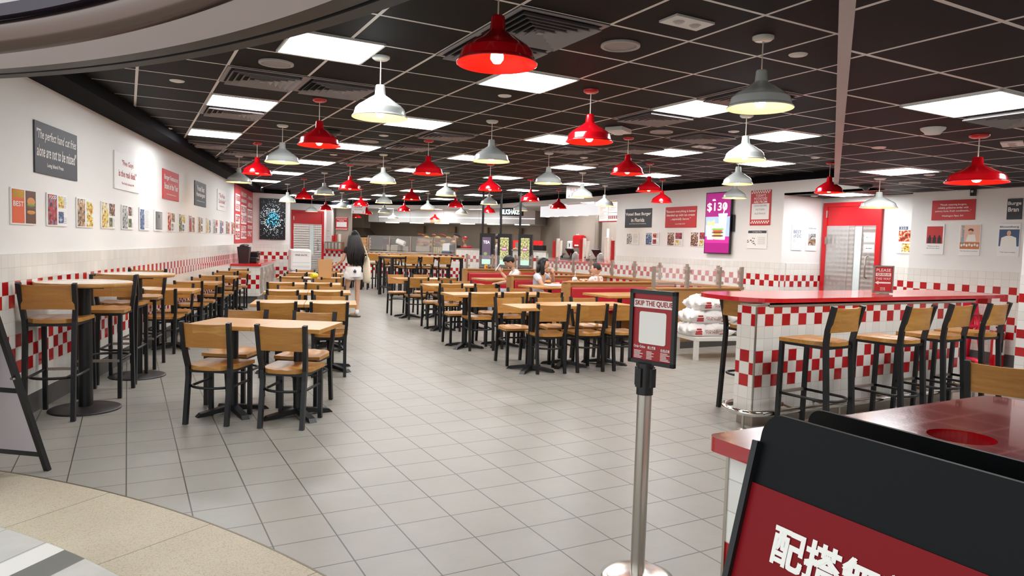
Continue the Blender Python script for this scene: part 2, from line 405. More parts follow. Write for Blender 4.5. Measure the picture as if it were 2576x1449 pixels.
ring('ceiling_header_slot', mat('dark_plum_slot', (40,26,44), .5), 5.55, 5.7, 2.462, 2.52, -32, 50.1); ring('ceiling_mall_fascia', mat('tan_fascia', (196,150,100), .6), 5.62, 5.7, 2.52, 3.4, -32, 50.1)
# corner bead of the left shopfront jamb
# ------------------------------------------------------------------ ceiling fittings
ORD = ['first','second','third','fourth','fifth','sixth','seventh','eighth','ninth','tenth','eleventh','twelfth','thirteenth']
def cell(i, j): return (GX+GS*i, GY+GS*j)
def light_proto():
    r = thing('ceiling_light', 'x', 'ceiling light')
    mb = MB(); h = .297
    for a, b, c, d in ((-h,h,-h,-h+.014),(-h,h,h-.014,h),(-h,-h+.014,-h,h),(h-.014,h,-h,h)): mb.box(a, b, c, d, -.014, 0)
    mb.build('frame', M_alu2, r)
    MB().box(-h+.014, h-.014, -h+.014, h-.014, -.009, -.001).build('diffuser', M_diff, r); return r
M_alu2 = mat('white_trim', (226,224,220), .4)
LP = light_proto(); first = True
cols = {-1.5:([2.5,6.5,10.5], 'leftmost line'), 1.5:([2.5,6.5,10.5,14.5,18.5,22.5,26.4], 'second line from the left'), 4.5:([2.5,6.5,10.5,14.5,18.5,22.5,26.5,30.5], 'middle line'),
        7.5:([3.5,6.5,10.5,14.5,18.5,22.5,26.5,30.5,34.0], 'fourth line from the left'), 10.5:([6.5,10.5,14.5,18.5,22.5,26.5], 'rightmost line over the main floor')}
for i, (js, nm) in cols.items():
    for k, j in enumerate(js):
        if i == -1.5 and j == 2.5: continue
        lab = 'square ceiling light panel, %s from the front in the %s' % (ORD[k], nm)
        x, y = cell(i, j)
        if first: LP.location = (x, y, ZC); LP['label'] = lab; LP['group'] = 'ceiling light panels'; first = False
        else: dup(LP, (x, y, ZC), 0, lab)
x, y = cell(-1.2, 2.4); dup(LP, (x+.05, y, ZC), 0, 'light panel cut off by the curved shopfront header at left')
for i, j, nm in ((2.5,.5,'large bright light panel of the lower ceiling at the right edge'), (7.5,4.5,'light panel in the lower ceiling above the red bar'), (11.5,8.5,'light panel in the alcove ceiling before the red door'), (4.5,-1.5,'light panel of the lower ceiling beyond the right edge'), (5.5,.5,'light panel beside the vent in the lower ceiling at far right'), (10.5,.5,'light panel of the lower ceiling near the red quote poster')):
    dup(LP, (3.085+.5985*i, 2.19+.5985*j, ZL), 0, nm)
for s, tt, nm in ((1.2,1.6,'left'),(3.0,1.9,'middle'),(4.8,1.6,'right')): p = K(s, tt); dup(LP, (p.x, p.y, 2.6), aA, 'fill light panel added to the kitchen ceiling behind the servery, %s one' % nm)  # panels added to brighten the kitchen
for k, y in enumerate((13.6, 15.2, 16.8)): dup(LP, (10.7, y, 2.6), 0, 'fill light panel added above the order counter, %s from the menu board' % ORD[k])  # extra panels, added to lift the light behind the order counter
# vents: nested square louvres
M_vent = mat('grey_vent_metal', (150,142,142), .45); M_ventb = mat('vent_dark', (8,8,9), .8)
def vent_proto():
    r = thing('ceiling_vent', 'x', 'vent'); h = .297
    MB().box(-h, h, -h, h, -.003, 0).build('back_plate', M_ventb, r)
    def ring_(mb, a, b, z0, z1):
        for q in range(4):
            M = Matrix.Rotation(q*PI/2, 4, 'Z'); vs = [M @ Vector(p) for p in ((-a,-a,z0),(a,-a,z0),(b,-b,z1),(-b,-b,z1),(-a,-a,z0+.004),(a,-a,z0+.004),(b,-b,z1+.004),(-b,-b,z1+.004))]
            mb._a(vs, [(0,3,2,1),(4,5,6,7),(0,1,5,4),(1,2,6,5),(2,3,7,6),(3,0,4,7)], 0)
    mb = MB(); ring_(mb, h, h-.03, -.008, -.008); mb.build('frame', M_vent, r)
    for k in range(5):
        a = .262-.048*k; mb = MB(); ring_(mb, a, a-.028, -.034, -.006); mb.build('louvre', M_vent, r)
    MB().box(-.02, .02, -.02, .02, -.03, -.01).build('centre_plate', M_vent, r); return r
VP = vent_proto(); VP.location = (0,0,0); first = True
vl = [(-1.5,4.5,'nearest vent of the leftmost line, before the first light panel'),(-.5,4.5,'vent beside the speaker grille, second line from the left'),(-1.5,7.5,'vent between the two panels of the leftmost line'),(-1.5,12.5,'vent beyond the last light panel of the leftmost line'),(-.5,13.5,'far left vent over the wall tables'),(-.5,15.5,'farthest vent over the wall tables'),
 (2.5,7.5,'vent right of the second panel in the second line'),(2.5,9.5,'vent behind the white lamp in the second line'),(2.5,12.5,'small vent over the left dining block'),(2.5,13.5,'small vent over the left dining block, farther one'),
 (.5,.5,'large vent at the top edge beside the curved header'),(.5,1.5,'large vent half hidden by the big red lamp'),(4.5,3.5,'vent just beyond the front panel of the middle line'),(4.5,1.5,'large vent behind the grey lamp'),(6.5,4.5,'vent right of the white ceiling sensor box'),(6.5,6.5,'vent behind the red lamp of the third line'),(5.5,7.5,'vent in the middle line beyond the second panel'),(7.5,8.5,'vent in the fourth line over the booths'),(3.5,12.5,'vent over the aisle')]
for i, j, nm in vl:
    x, y = cell(i, j)
    if first: VP.location = (x, y, ZC-.001); VP['label'] = nm; VP['group'] = 'square ceiling vents'; first = False
    else: dup(VP, (x, y, ZC-.001), 0, nm)
dup(VP, (3.085+.5985*3.5, 2.19+.5985*.5, ZL-.001), 0, 'vent in the lower ceiling beside the large light panel')
# round speaker grilles
def spk():
    r = thing('ceiling_speaker', 'x', 'speaker')
    MB().lathe([(.125,0),(.125,-.012),(.105,-.014),(.105,-.004)], 28).build('rim', M_alu, r)
    MB().lathe([(.106,-.005),(.06,-.008),(.0,-.009)], 28).build('grille', M_vent, r); return r
SP = spk(); first = True
for i, j, nm in [(-1.5,3.5,'round ceiling speaker beside the front left vents'),(1.5,9.4,'round ceiling speaker behind the white lamp'),(3.5,14.4,'small round speaker over the middle aisle'),(1.5,.5,'largest round ceiling speaker, right of the big red lamp'),(5.5,4.5,'round ceiling speaker beside the sensor box'),(7.5,9.6,'round ceiling speaker over the booths')]:
    x, y = cell(i, j)
    if first: SP.location = (x, y, ZC); SP['label'] = nm; SP['group'] = 'round ceiling speakers'; first = False
    else: dup(SP, (x, y, ZC), 0, nm)
dup(SP, (3.085+.5985*9.6, 2.19+.5985*5.6, ZL), 0, 'round speaker in the lower ceiling near the wall')
# small downlights and sprinkler roses
DL = tag(MB().lathe([(0,-.01),(.03,-.012),(.055,-.006),(.06,0)], 20).build('ceiling_rose', M_alu2), 'x', 'sprinkler', 'small round ceiling roses'); first = True
for i, j, nm in [(-2.5,5.4,'white ceiling rose nearest the left wall'),(-2.4,10.4,'second white ceiling rose along the left wall'),(1.7,3.5,'ceiling rose before the large square light panel'),(1.5,8.4,'ceiling rose right of the near red lamps'),(1.5,12.4,'ceiling rose over the left dining block'),(3.3,-.3,'ceiling rose near the grey lamp'),(6.5,3.7,'ceiling rose right of the white lamp row'),(6.6,8.6,'ceiling rose left of the third red lamp line'),(10.5,5.1,'ceiling rose beside the beam end')]:
    x, y = cell(i, j)
    if first: DL.location = (x, y, ZC); DL['label'] = nm; first = False
    else: dup(DL, (x, y, ZC), 0, nm)
for i, j, nm in [(4.56,2.94,'ceiling rose in the middle of the lower ceiling'),(8.49,4.52,'ceiling rose above the red quote poster'),(11.5,9.48,'ceiling rose in the alcove ceiling')]: dup(DL, (3.085+.5985*i, 2.19+.5985*j, ZL), 0, nm)
# emergency light plates, smoke detector, sensor box, camera
def em(loc, nm, a=0):
    r = thing('emergency_light', nm, 'emergency light', loc, a, 'emergency light plates')
    MB().box(-.14, .14, -.075, .075, -.012, 0).build('plate', M_alu2, r)
    for x in (-.06, .06): MB().lathe([(0,-.02),(.02,-.022),(.034,-.012)], 16, (x,0,0)).build('lens', mat('lens_grey', (176,172,168), .3), r)
em((2.78,3.1,ZC), 'large white emergency light plate near the top centre'); em((6.3,6.62,ZC), 'small emergency light plate over the booths')
em((3.085+.5985*5.5, 2.19+.5985*1.61, ZL), 'emergency light plate in the lower ceiling at far right', .4)
r = thing('sensor_box', 'white boxy sensor hanging under the ceiling grid', 'sensor', (4.65,6.19,ZC), .5)
MB().box(-.13,.13,-.1,.1,-.05,0).build('housing', M_alu2, r, .008); MB().lathe([(0,-.075),(.05,-.07),(.07,-.05)], 16).build('lens', M_alu2, r)
r = thing('smoke_detector', 'white smoke detector on the lower ceiling', 'smoke detector', (5.23,3.13,ZL))
MB().lathe([(0,-.045),(.05,-.045),(.06,-.03),(.08,-.014),(.085,0)], 24).build('housing', M_alu2, r)
def dome(loc, nm):
    r = thing('dome_camera', nm, 'camera', loc, 0, 'black dome cameras'); MB().lathe([(.085,0),(.085,-.03),(.06,-.035)], 24).build('base', M_blackp, r); MB().lathe([(0,-.07),(.03,-.062),(.05,-.035)], 20).build('dome', mat('smoked_dome', (70,72,74), .1), r)
dome((8.87,6.18,ZL), 'black dome camera under the lower ceiling near the beam end'); dome((2.16,8.46,ZC), 'black dome camera behind the near red lamps')
# ------------------------------------------------------------------ pendant lamps
def lamp(color):
    outer, inner = (M_red, M_redin) if color == 'red' else (M_white, M_whitein)
    r = thing('pendant_lamp', 'x', 'pendant lamp')          # origin at the ceiling
    MB().lathe([(0,-.026),(.045,-.025),(.062,-.014),(.064,0)], 24).build('canopy', outer, r)
    MB().cyl((0,0,-.02), (0,0,-.2), .004, n=8).build('cord', M_cord, r)
    sh = MB().lathe([(.012,-.195),(.03,-.197),(.033,-.205),(.038,-.262),(.044,-.27),(.08,-.292),(.125,-.324),(.15,-.34),(.17,-.361)], 40).lathe([(.17,-.361),(.174,-.37),(.184,-.406)], 40).lathe([(.184,-.406),(.194,-.417),(.197,-.423),(.194,-.425)], 40).build('shade', outer, r)
    MB().lathe([(.194,-.4245),(.178,-.401),(.168,-.37),(.15,-.35),(.122,-.327),(.077,-.295),(.034,-.272),(.034,-.262)], 40).build('lining', inner, sh)
    MB().lathe([(0,-.422),(.018,-.418),(.031,-.4),(.031,-.38),(.02,-.355),(.014,-.335),(.014,-.27)], 16).build('bulb', M_warm, sh)
    return r
protos = {'red': lamp('red'), 'white': lamp('white')}; used = set()
lines = ['leftmost lamp line', 'second lamp line', 'third lamp line', 'fourth lamp line', 'fifth lamp line']
def place_lamp(col, loc, lab, sc=None):
    if col not in used:
        used.add(col); p = protos[col]; p.location = loc; p['label'] = lab; p['group'] = col+' enamel pendant lamps'
        if sc: p.scale = sc
        return p
    return dup(protos[col], loc, 0, lab, None, sc)
rng = {0:(0,5), 1:(0,8), 2:(1,11), 3:(2,12), 4:(2,9)}
for gi in range(5):
    for gj in range(rng[gi][0], rng[gi][1]+1):
        col = 'red' if (gi+gj) % 2 == 0 else 'white'
        x = GX+GS*(-.5+3*gi); y = GY+GS*(-.5+3*gj)+(-.02 if gj < 3 else -.04)
        if gi == 3 and gj == 12: x, y = 6.9, 24.0
        if gi == 3 and gj > 11: continue
        place_lamp(col, (x, y, ZC), '%s pendant lamp, %s from the front in the %s' % (col, ORD[gj-rng[gi][0]], lines[gi]))
place_lamp('red', (5.79,3.1,ZL), 'large red pendant lamp at right under the lower ceiling', (1.12,1.12,.86))
place_lamp('white', (8.145,5.49,ZL), 'white pendant lamp before the red alcove door', (1.1,1.1,.86))
for c_, p, nm in (('red',(7.2,24.9),'red'),('white',(8.35,24.2),'white'),('red',(9.65,23.45),'red'),('white',(11.0,22.65),'white')):
    place_lamp(c_, (p[0], p[1], 2.6), '%s pendant lamp hung inside the kitchen, %s' % (nm, {7.2:'far left one',8.35:'left of the fry baskets',9.65:'right of the capped cook',11.0:'behind the kiosk poles'}[p[0]]), (1,1,.84))
# ------------------------------------------------------------------ chairs, stools and tables
def chair_proto(kind):
    low = kind == 'chair'; zs, zt = (.42,.79) if low else (.745,1.05)
    fy, ry = (.18,-.2) if low else (.2,-.225); hw = .162
    r = thing('dining_chair' if low else 'bar_stool', 'x', 'chair' if low else 'bar stool')
    def seat():
        mb = MB(); nx, ny = 16, 12; vs = []
        for lay in (0, 1):
            for j in range(ny+1):
                v = j/ny; y = -.2+.41*v
                wd = .185*(1 - .42*max(0, 1-v*2.6)**2.2) + .012*v
                for i in range(nx+1):
                    u = -1+2*i/nx; x = u*wd
                    z = zs+.03-.014*(math.cos(u*PI*1.0)*.5+.5 < .5 and 0 or 1)*0
                    z = zs+.032 - .016*math.exp(-((abs(u)-.45)/.28)**2)*math.exp(-((v-.42)/.38)**2) - .004*v
                    yy = y-.018*abs(u)**2*(1 if v > .5 else 0)*((v-.5)*2) + (.03*(1-abs(u)**2)*0)
                    if v < .35: yy = y-.02*(1-u*u)*(1-v/.35)
                    vs.append((x, yy, z if lay else zs))
        n = (nx+1)*(ny+1); fs = []
        for j in range(ny):
            for i in range(nx):
                a = j*(nx+1)+i; q = (a, a+1, a+nx+2, a+nx+1); fs.append(tuple(reversed(q))); fs.append(tuple(n+k for k in q))
        mb._a(vs, fs, 0, True)
        rim = [i for i in range(nx+1)]+[j*(nx+1)+nx for j in range(1, ny+1)]+[ny*(nx+1)+i for i in range(nx-1, -1, -1)]+[j*(nx+1) for j in range(ny-1, 0, -1)]
        mb._a([vs[k] for k in rim]+[vs[n+k] for k in rim], [(k, (k+1) % len(rim), len(rim)+(k+1) % len(rim), len(rim)+k) for k in range(len(rim))], 0)
        return mb
    seat().build('seat', M_wood, r)
    # curved backrest between the uprights
    mb = MB(); n = 12; vs = []; zb = zt-.2
    for lay in (0, 1):
        for z in (zb, zt-.012):
            for i in range(n+1):
                u = -1+2*i/n; yb = (-.205 if low else -.225) - (z-zb)*.13 - .022*(1-u*u)
                vs.append((u*.176, yb+(.018 if lay else 0), z-(0.006*(1-u*u) if z > zb+.01 else -.004*(1-u*u))))
    m = n+1; fs = []
    for i in range(n):
        fs += [(i, i+1, m+i+1, m+i), (2*m+i+1, 2*m+i, 3*m+i, 3*m+i+1), (i+1, i, 2*m+i, 2*m+i+1), (m+i, m+i+1, 3*m+i+1, 3*m+i)]
    fs += [(0, m, 3*m, 2*m), (n, 2*m+n, 3*m+n, m+n)]
    mb._a(vs, fs, 0); mb.build('backrest', M_wood, r)
    for sx in (-1, 1):
        yk = ry+.035
        mb = MB(); mb.path_bar([(sx*hw, ry-.012, 0), (sx*hw, yk-.002, zs-.06), (sx*hw*1.02, yk, zs+.02), (sx*hw*1.08, ry+.012 if low else ry+.02, zs+.12), (sx*(hw+.021), ry-.028, zt)], .031, .036); mb.build('leg', M_black, r)
        mb = MB(); mb.bar((sx*hw, fy, 0), (sx*hw, fy-(0 if low else .012), zs), .031, .031); mb.build('leg', M_black, r)
    mb = MB()
    mb.bar((-hw, fy-.01, zs-.013), (hw, fy-.01, zs-.013), .022, .022, upv=(0,0,1)); mb.bar((-hw, ry+.035, zs-.013), (hw, ry+.035, zs-.013), .022, .022, upv=(0,0,1))
    for sx in (-1, 1): mb.bar((sx*hw, ry+.03, zs-.013), (sx*hw, fy, zs-.013), .022, .022, upv=(0,0,1))
    mb.build('seat_frame', M_black, r)
    zr = .285 if low else .33; pts = [(-hw, fy, zr)]
    for k in range(13):
        a = PI+PI*k/12; pts.append((hw*.98*math.cos(a), (ry+.1)+.115*math.sin(a), zr))
    pts.append((hw, fy, zr)); MB().tube(pts, .011, 8).build('footrest', M_black, r)
    if low: MB().bar((-hw, fy, .34), (hw, fy, .34), .018, .012, upv=(0,0,1)).build('crossbar', M_black, r)
    else:
        MB().bar((-hw, fy, zr), (hw, fy, zr), .026, .022, upv=(0,0,1)).build('crossbar', M_steel2, r)
    return r
CH = chair_proto('chair'); ST = chair_proto('stool'); CH_u = [0]; ST_u = [0]
def place(proto, cnt, x, y, deg, label, group):
    """x, y: middle of the back's top edge; deg: heading, 0 faces +Y, negative turns right"""
    a = R(deg); off = .225 if proto is CH else .25
    px_, py_ = x-math.sin(a)*off, y+math.cos(a)*off
    if cnt[0] == 0: proto.location = (px_, py_, 0); proto.rotation_euler = (0,0,a); proto['label'] = label; proto['group'] = group; cnt[0] = 1; return proto
    return dup(proto, (px_, py_, 0), a, label, group)
def chair(x, y, deg, label, group): return place(CH, CH_u, x, y, deg, label, group)
def stool(x, y, deg, label, group): return place(ST, ST_u, x, y, deg, label, group)
def table_proto():
    r = thing('dining_table', 'x', 'table')
    MB().box(-.27,.27,-.28,.28,.712,.745).build('tabletop', M_woodt, r, .003)
    MB().cyl((0,0,.03), (0,0,.7), .038, n=20).build('column', M_black, r)
    MB().box(-.12,.12,-.12,.12,.695,.712).build('top_plate', M_black, r)
    for k in range(4):
        a = PI/4+k*PI/2; c_, s_ = math.cos(a), math.sin(a)
        mb = MB(); mb.M = Matrix.Rotation(a, 4, 'Z')
        mb._a([(0,-.03,.075),(0,.03,.075),(.26,.028,.03),(.26,-.028,.03),(0,-.034,.03),(0,.034,.03),(.29,.03,0),(.29,-.03,0),(.02,-.03,.045),(.02,.03,.045)],
              [(0,3,2,1),(3,7,6,2),(0,4,7,3),(1,2,6,5),(4,5,6,7),(0,1,5,4)], 0)
        mb.build('foot', M_black, r)
    return r
TB = table_proto(); TB_u = [0]
def table(x, y, deg, label, group):
    if TB_u[0] == 0: TB.location = (x, y, 0); TB.rotation_euler = (0,0,R(deg)); TB['label'] = label; TB['group'] = group; TB_u[0] = 1; return TB
    return dup(TB, (x, y, 0), R(deg), label, group)
rowsL = [  # centre block, rows of two joined tables: near chairs, far chairs, heading
 ((.51,5.69),(1.0,5.37),(.94,6.66),(1.47,6.33),-33,(.982,5.898)),
 ((1.34,7.41),(1.83,7.24),(1.56,8.28),(2.07,8.13),-15,(1.70,7.77)),
 ((1.70,9.05),(2.22,8.91),(1.99,9.93),(2.50,9.79),-15,(2.10,9.42)),
 ((1.98,10.70),(2.5,10.55),(2.33,11.6),(2.82,11.47),-15,(2.41,11.07)),
 ((2.46,12.32),(3.08,12.0),(2.72,13.3),(3.22,13.2),-15,(2.86,12.75)),
 ((2.88,13.9),(3.45,13.9),(3.28,15.0),(3.80,14.86),-15,(3.36,14.4))]
for k, (fa, fb, ba, bb, dg, cc) in enumerate(rowsL):
    rn = '%s table row left of the aisle' % ORD[k]; gp = 'chairs of the table rows left of the aisle'
    if k == 0: rn = 'front double table'
    chair(*fa, dg, 'wood and black metal chair, near left seat, %s' % rn, gp); chair(*fb, dg, 'wood and black metal chair, near right seat, %s' % rn, gp)
    chair(*ba, dg+180, 'wood and black metal chair, far left seat, %s' % rn, gp); chair(*bb, dg+180, 'wood and black metal chair, far right seat, %s' % rn, gp)
    d = Vector((math.cos(R(dg)), math.sin(R(dg))))*.2722
    for sg, sn in ((-1,'left'),(1,'right')): table(cc[0]+d.x*sg, cc[1]+d.y*sg, dg, 'square wooden pedestal table, %s half, %s' % (sn, rn), 'pedestal tables left of the aisle')
wallrow = [((.33,9.35),(.60,10.37),(.52,9.86)), ((.76,10.94),(1.06,11.95),(.955,11.45)), ((1.23,12.62),(1.53,13.62),(1.41,13.13)), ((1.67,14.28),(2.0,15.3),(1.87,14.82))]
for k, (f, b, c_) in enumerate(wallrow):
    rn = '%s single table along the left wall' % ORD[k]; gp = 'chairs of the single tables along the left wall'
    chair(*f, -16, 'wood and black metal chair, near seat, %s' % rn, gp); chair(*b, 165, 'wood and black metal chair, far seat, %s' % rn, gp)
    table(*c_, -15, 'small square wooden table, %s' % rn, 'single tables along the left wall')
rowsR = [([(4.16,6.60),(4.65,6.54),(5.12,6.48)],[(4.14,7.61),(4.69,7.56),(5.18,7.50)],[(4.06,6.90),(4.61,7.05),(5.155,6.98)]),
 ([(4.16,8.37),(4.66,8.40),(5.20,8.36)],[(4.17,9.34),(4.69,9.30),(5.21,9.26)],[(4.09,8.78),(4.64,8.76),(5.185,8.72)]),
 ([(4.56,10.34),(5.15,10.28)],[(4.57,11.2),(5.11,11.17)],[(4.53,10.70),(5.08,10.65)]),
 ([(4.70,12.14),(5.28,12.12)],[(4.70,13.4),(5.25,13.42)],[(4.68,12.62),(5.225,12.58)])]
pos3 = ['left','middle','right']; pos2 = ['left','right']
for k, (F, B, T) in enumerate(rowsR):
    rn = '%s table row beside the booths' % ORD[k]; gp = 'chairs of the table rows beside the booths'; ps = pos3 if len(F) == 3 else pos2
    for q, p in enumerate(F): chair(*p, -8 if q else -12, 'wood and black metal chair, near %s seat, %s' % (ps[q], rn), gp)
    for q, p in enumerate(B): chair(*p, 173, 'wood and black metal chair, far %s seat, %s' % (ps[q], rn), gp)
    for q, p in enumerate(T): table(*p, -5, 'square wooden pedestal table, %s one, %s' % (ps[q], rn), 'pedestal tables beside the booths')
chair(4.72, 2.30, -72, 'cropped wood-backed chair at the right edge behind the red counter', 'chairs by the red counter')
# round high tables by the left wall, with stools
def round_table(x, y, lab):
    r = thing('round_high_table', lab, 'high table', (x, y, 0), 0, 'round high tables by the left wall')
    tp = MB().lathe([(0,1.008),(.338,1.008),(.345,1.014),(.347,1.036),(.343,1.04)], 48).build('tabletop', M_woodt, r)
    MB().lathe([(.3435,1.0401),(.3,1.0415),(0,1.0415)], 48).build('laminate', mat('pale_laminate', (236,220,196), .18, coat=.4), tp)
    MB().cyl((0,0,.02), (0,0,1.0), .047, n=24).build('column', M_black, r); MB().box(-.14,.14,-.14,.14,.99,1.008).build('top_plate', M_black, r)
    MB().lathe([(0,.03),(.06,.028),(.25,.014),(.262,.008),(.262,0),(0,0)], 40).build('base_plate', mat('worn_black_base', (52,48,48), .4, .4), r)
round_table(-.305, 6.60, 'round wooden high table nearest the left edge'); round_table(.085, 7.98, 'second round wooden high table along the left wall')
g_ = 'stools at the round high tables'
def stool_c(x, y, deg, lab, g):   # by centre
    a = R(deg); stool(x+math.sin(a)*.25, y-math.cos(a)*.25, deg, lab, g)
stool_c(-.47, 6.46, -13, 'tall wood-backed stool nearest the left edge, back to the camera', g_); stool_c(-.17, 7.17, 166, 'tall stool on the far side of the nearest round table', g_)
stool_c(-.04, 7.80, -14, 'tall stool on the near side of the second round table', g_); stool_c(.14, 8.53, 166, 'tall stool on the far side of the second round table', g_)
# stools at the red bar
g_ = 'stools along the red bar'
for x, y, d_, nm in ((4.72,3.37,4,'leftmost bar stool before the red bar'),(5.47,3.27,3,'second bar stool from the left at the red bar'),(6.15,3.33,3,'third bar stool from the left at the red bar'),(6.72,3.33,4,'rightmost bar stool before the red bar')): stool(x, y, d_, nm, g_)
stool_c(5.0, 4.5, -92, 'bar stool behind the rounded end of the red bar', g_)
# wooden high tables near the servery
def long_table(x, y, deg, L, Wd, lab):
    r = thing('high_table', lab, 'high table', (x, y, 0), R(deg), 'long high tables before the servery')
    MB().box(-L/2,L/2,-Wd/2,Wd/2,1.025,1.06).build('tabletop', M_woodt, r, .003)
    mb = MB(); h, q = L/2-.06, Wd/2-.05
    for a in (-q, q): mb.bar((-h,a,1.0),(h,a,1.0),.04,.04,upv=(0,0,1))
    for a in (-h, h): mb.bar((a,-q,1.0),(a,q,1.0),.04,.04,upv=(0,0,1)); mb.bar((a,-q,.22),(a,q,.22),.04,.04,upv=(0,0,1))
    mb.build('frame', M_black, r)
    for a in (-h, h):
        for b in (-q, q): MB().box(a-.035,a+.035,b-.035,b+.035,0,1.02).build('leg', M_black, r)
long_table(7.02, 17.95, 6, 2.2, .85, 'long wooden high table on black legs before the kitchen'); long_table(6.95, 20.5, 6, 2.2, .85, 'farther long wooden high table behind the first one')
g_ = 'stools at the long high tables'
for k, x in enumerate((6.52,6.98,7.5)): stool(x, 17.33+.05*k, 4, 'bar stool on the near side of the first long high table, %s one' % pos3[k], g_)
for k, x in enumerate((6.35,6.85,7.4)): stool(x, 18.65, 183, 'bar stool on the far side of the first long high table, %s one' % pos3[k], g_)
for k, x in enumerate((6.3,6.95)): stool(x, 19.95, 4, 'bar stool on the near side of the farther high table, %s one' % pos2[k], g_)
for k, x in enumerate((6.2,6.9)): stool(x, 21.1, 184, 'bar stool on the far side of the farther high table, %s one' % pos2[k], g_)
# ------------------------------------------------------------------ red bar with tiled front
def rounded_slab(pts):   # pts: list of (x, y, radius)
    out = []; n = len(pts)
    for i in range(n):
        p = Vector(pts[i][:2]); r = pts[i][2]; a = (Vector(pts[i-1][:2])-p).normalized(); b = (Vector(pts[(i+1) % n][:2])-p).normalized()
        if r <= 0: out.append(tuple(p)); continue
        ang = a.angle(b); d = r/math.tan(ang/2); c = p+(a+b).normalized()*(r/math.sin(ang/2)); s = p+a*d; e = p+b*d
        a0 = math.atan2(s.y-c.y, s.x-c.x); a1 = math.atan2(e.y-c.y, e.x-c.x); da = (a1-a0+PI) % (2*PI)-PI
        for k in range(11): t_ = a0+da*k/10; out.append((c.x+r*math.cos(t_), c.y+r*math.sin(t_)))
    return out
bar = thing('bar_counter', 'long red topped bar with red and white chequered tile front', 'counter', (0,0,0))
MB().prism(rounded_slab([(4.46,3.985,.33),(8.17,4.0,.03),(8.17,4.80,.03),(4.46,4.84,.33)]), 1.02, 1.055).build('worktop', M_redbar, bar, .004)
mb = MB(); mb.box(4.455,7.38,4.0,4.2,.13,.99); uvbuild(mb, 'tiled_front', M_tileb, bar, uoff=-4.455)
MB().box(4.5,7.36,4.03,4.2,0,.13).build('kick_plate', M_steel2, bar)
MB().box(4.6,7.6,3.995,4.0,.985,1.02).box(4.6,7.6,3.995,4.6,1.005,1.02).box(4.47,7.36,4.01,4.19,.985,1.006).build('steel_apron', M_steel2, bar)
MB().box(4.449,4.461,3.994,4.006,.13,.99).build('corner_bead', M_steel, bar)
MB().box(7.93,8.0,4.05,4.15,.955,1.02).build('end_bracket', M_redbar, bar)
pts = [(4.55,4.28,.15),(4.42,4.26,.15),(4.33,4.18,.15),(4.3,4.08,.15),(4.3,3.98,.15),(4.34,3.89,.15),(4.44,3.855,.15),(4.56,3.85,.15)]+[(x,3.85,.15) for x in (5.2,6,6.8,7.5)]
rail = MB().tube(pts, .026, 12).build('foot_rail', M_chrome, bar)
for x, y in ((4.36,4.0),(5.35,3.85),(6.1,3.85),(6.85,3.85),(7.4,3.85)): MB().cyl((x,y,0),(x,y,.14),.012,n=10).lathe([(0,.012),(.03,.01),(.04,0)],16,(x,y,0)).build('rail_post', M_steel, rail)
for x in (4.8,5.2,6.0,6.7,7.3): MB().cyl((x,3.87,.155),(x,4.0,.17),.009,n=8).ell((x,3.99,.17),(.018,.01,.018)).build('rail_bracket', mat('bronze_bracket',(150,120,92),.35,.9), rail)
def framed_sign(name, lab, cat, loc, rz, w_, h_, group=None, fr=.014, fm=None, bm=None):
    r = thing(name, lab, cat, loc, rz, group); mb = MB()
    for a, b, c, d in ((-w_/2,w_/2,-h_/2,-h_/2+fr),(-w_/2,w_/2,h_/2-fr,h_/2),(-w_/2,-w_/2+fr,-h_/2,h_/2),(w_/2-fr,w_/2,-h_/2,h_/2)): mb.box(a,b,-.012,.008,c,d)
    mb.build('frame', fm or M_steel2, r); MB().box(-w_/2+fr,w_/2-fr,-.003,.006,-h_/2+fr,h_/2-fr).build('panel', bm or M_pred, r); return r
def letters(parent, lines, m, y=-.0045, name='lettering'):
    mb = MB()
    for L in lines: put_text(mb, *L[:5], y=y, shear=(L[5] if len(L) > 5 else 0), off=(L[6] if len(L) > 6 else .02))
    return mb.build(name, m, parent)
q = framed_sign('queue_sign', 'red PLEASE QUEUE THIS WAY sign in steel frame on the red bar', 'sign', (6.58,4.34,1.2), R(-30), .2, .27)
MB().box(-.006,.006,-.004,.006,-.155,-.12).box(-.05,.05,-.04,.04,-.145,-.137).build('stand', M_steel2, q)
MB().box(-.075,.075,-.0045,-.003,.03,.062).build('white_band', M_inkw, q)
letters(q, [('PLEASE',0,.09,.14,.03),('THIS WAY',0,.005,.15,.024),('FIVE',0,-.088,.045,.014),('GUYS',0,-.105,.05,.014)], M_inkw); letters(q, [('QUEUE',0,.046,.13,.024)], M_inkr, -.0055, 'red_lettering')
MB()._a([(-.08,-.005,-.035),(-.045,-.005,-.055),(-.045,-.005,-.043),(.075,-.005,-.043),(.075,-.005,-.027),(-.045,-.005,-.027),(-.045,-.005,-.015)], [(0,1,2,3,4,5,6)]).build('arrow', M_inkw, q)
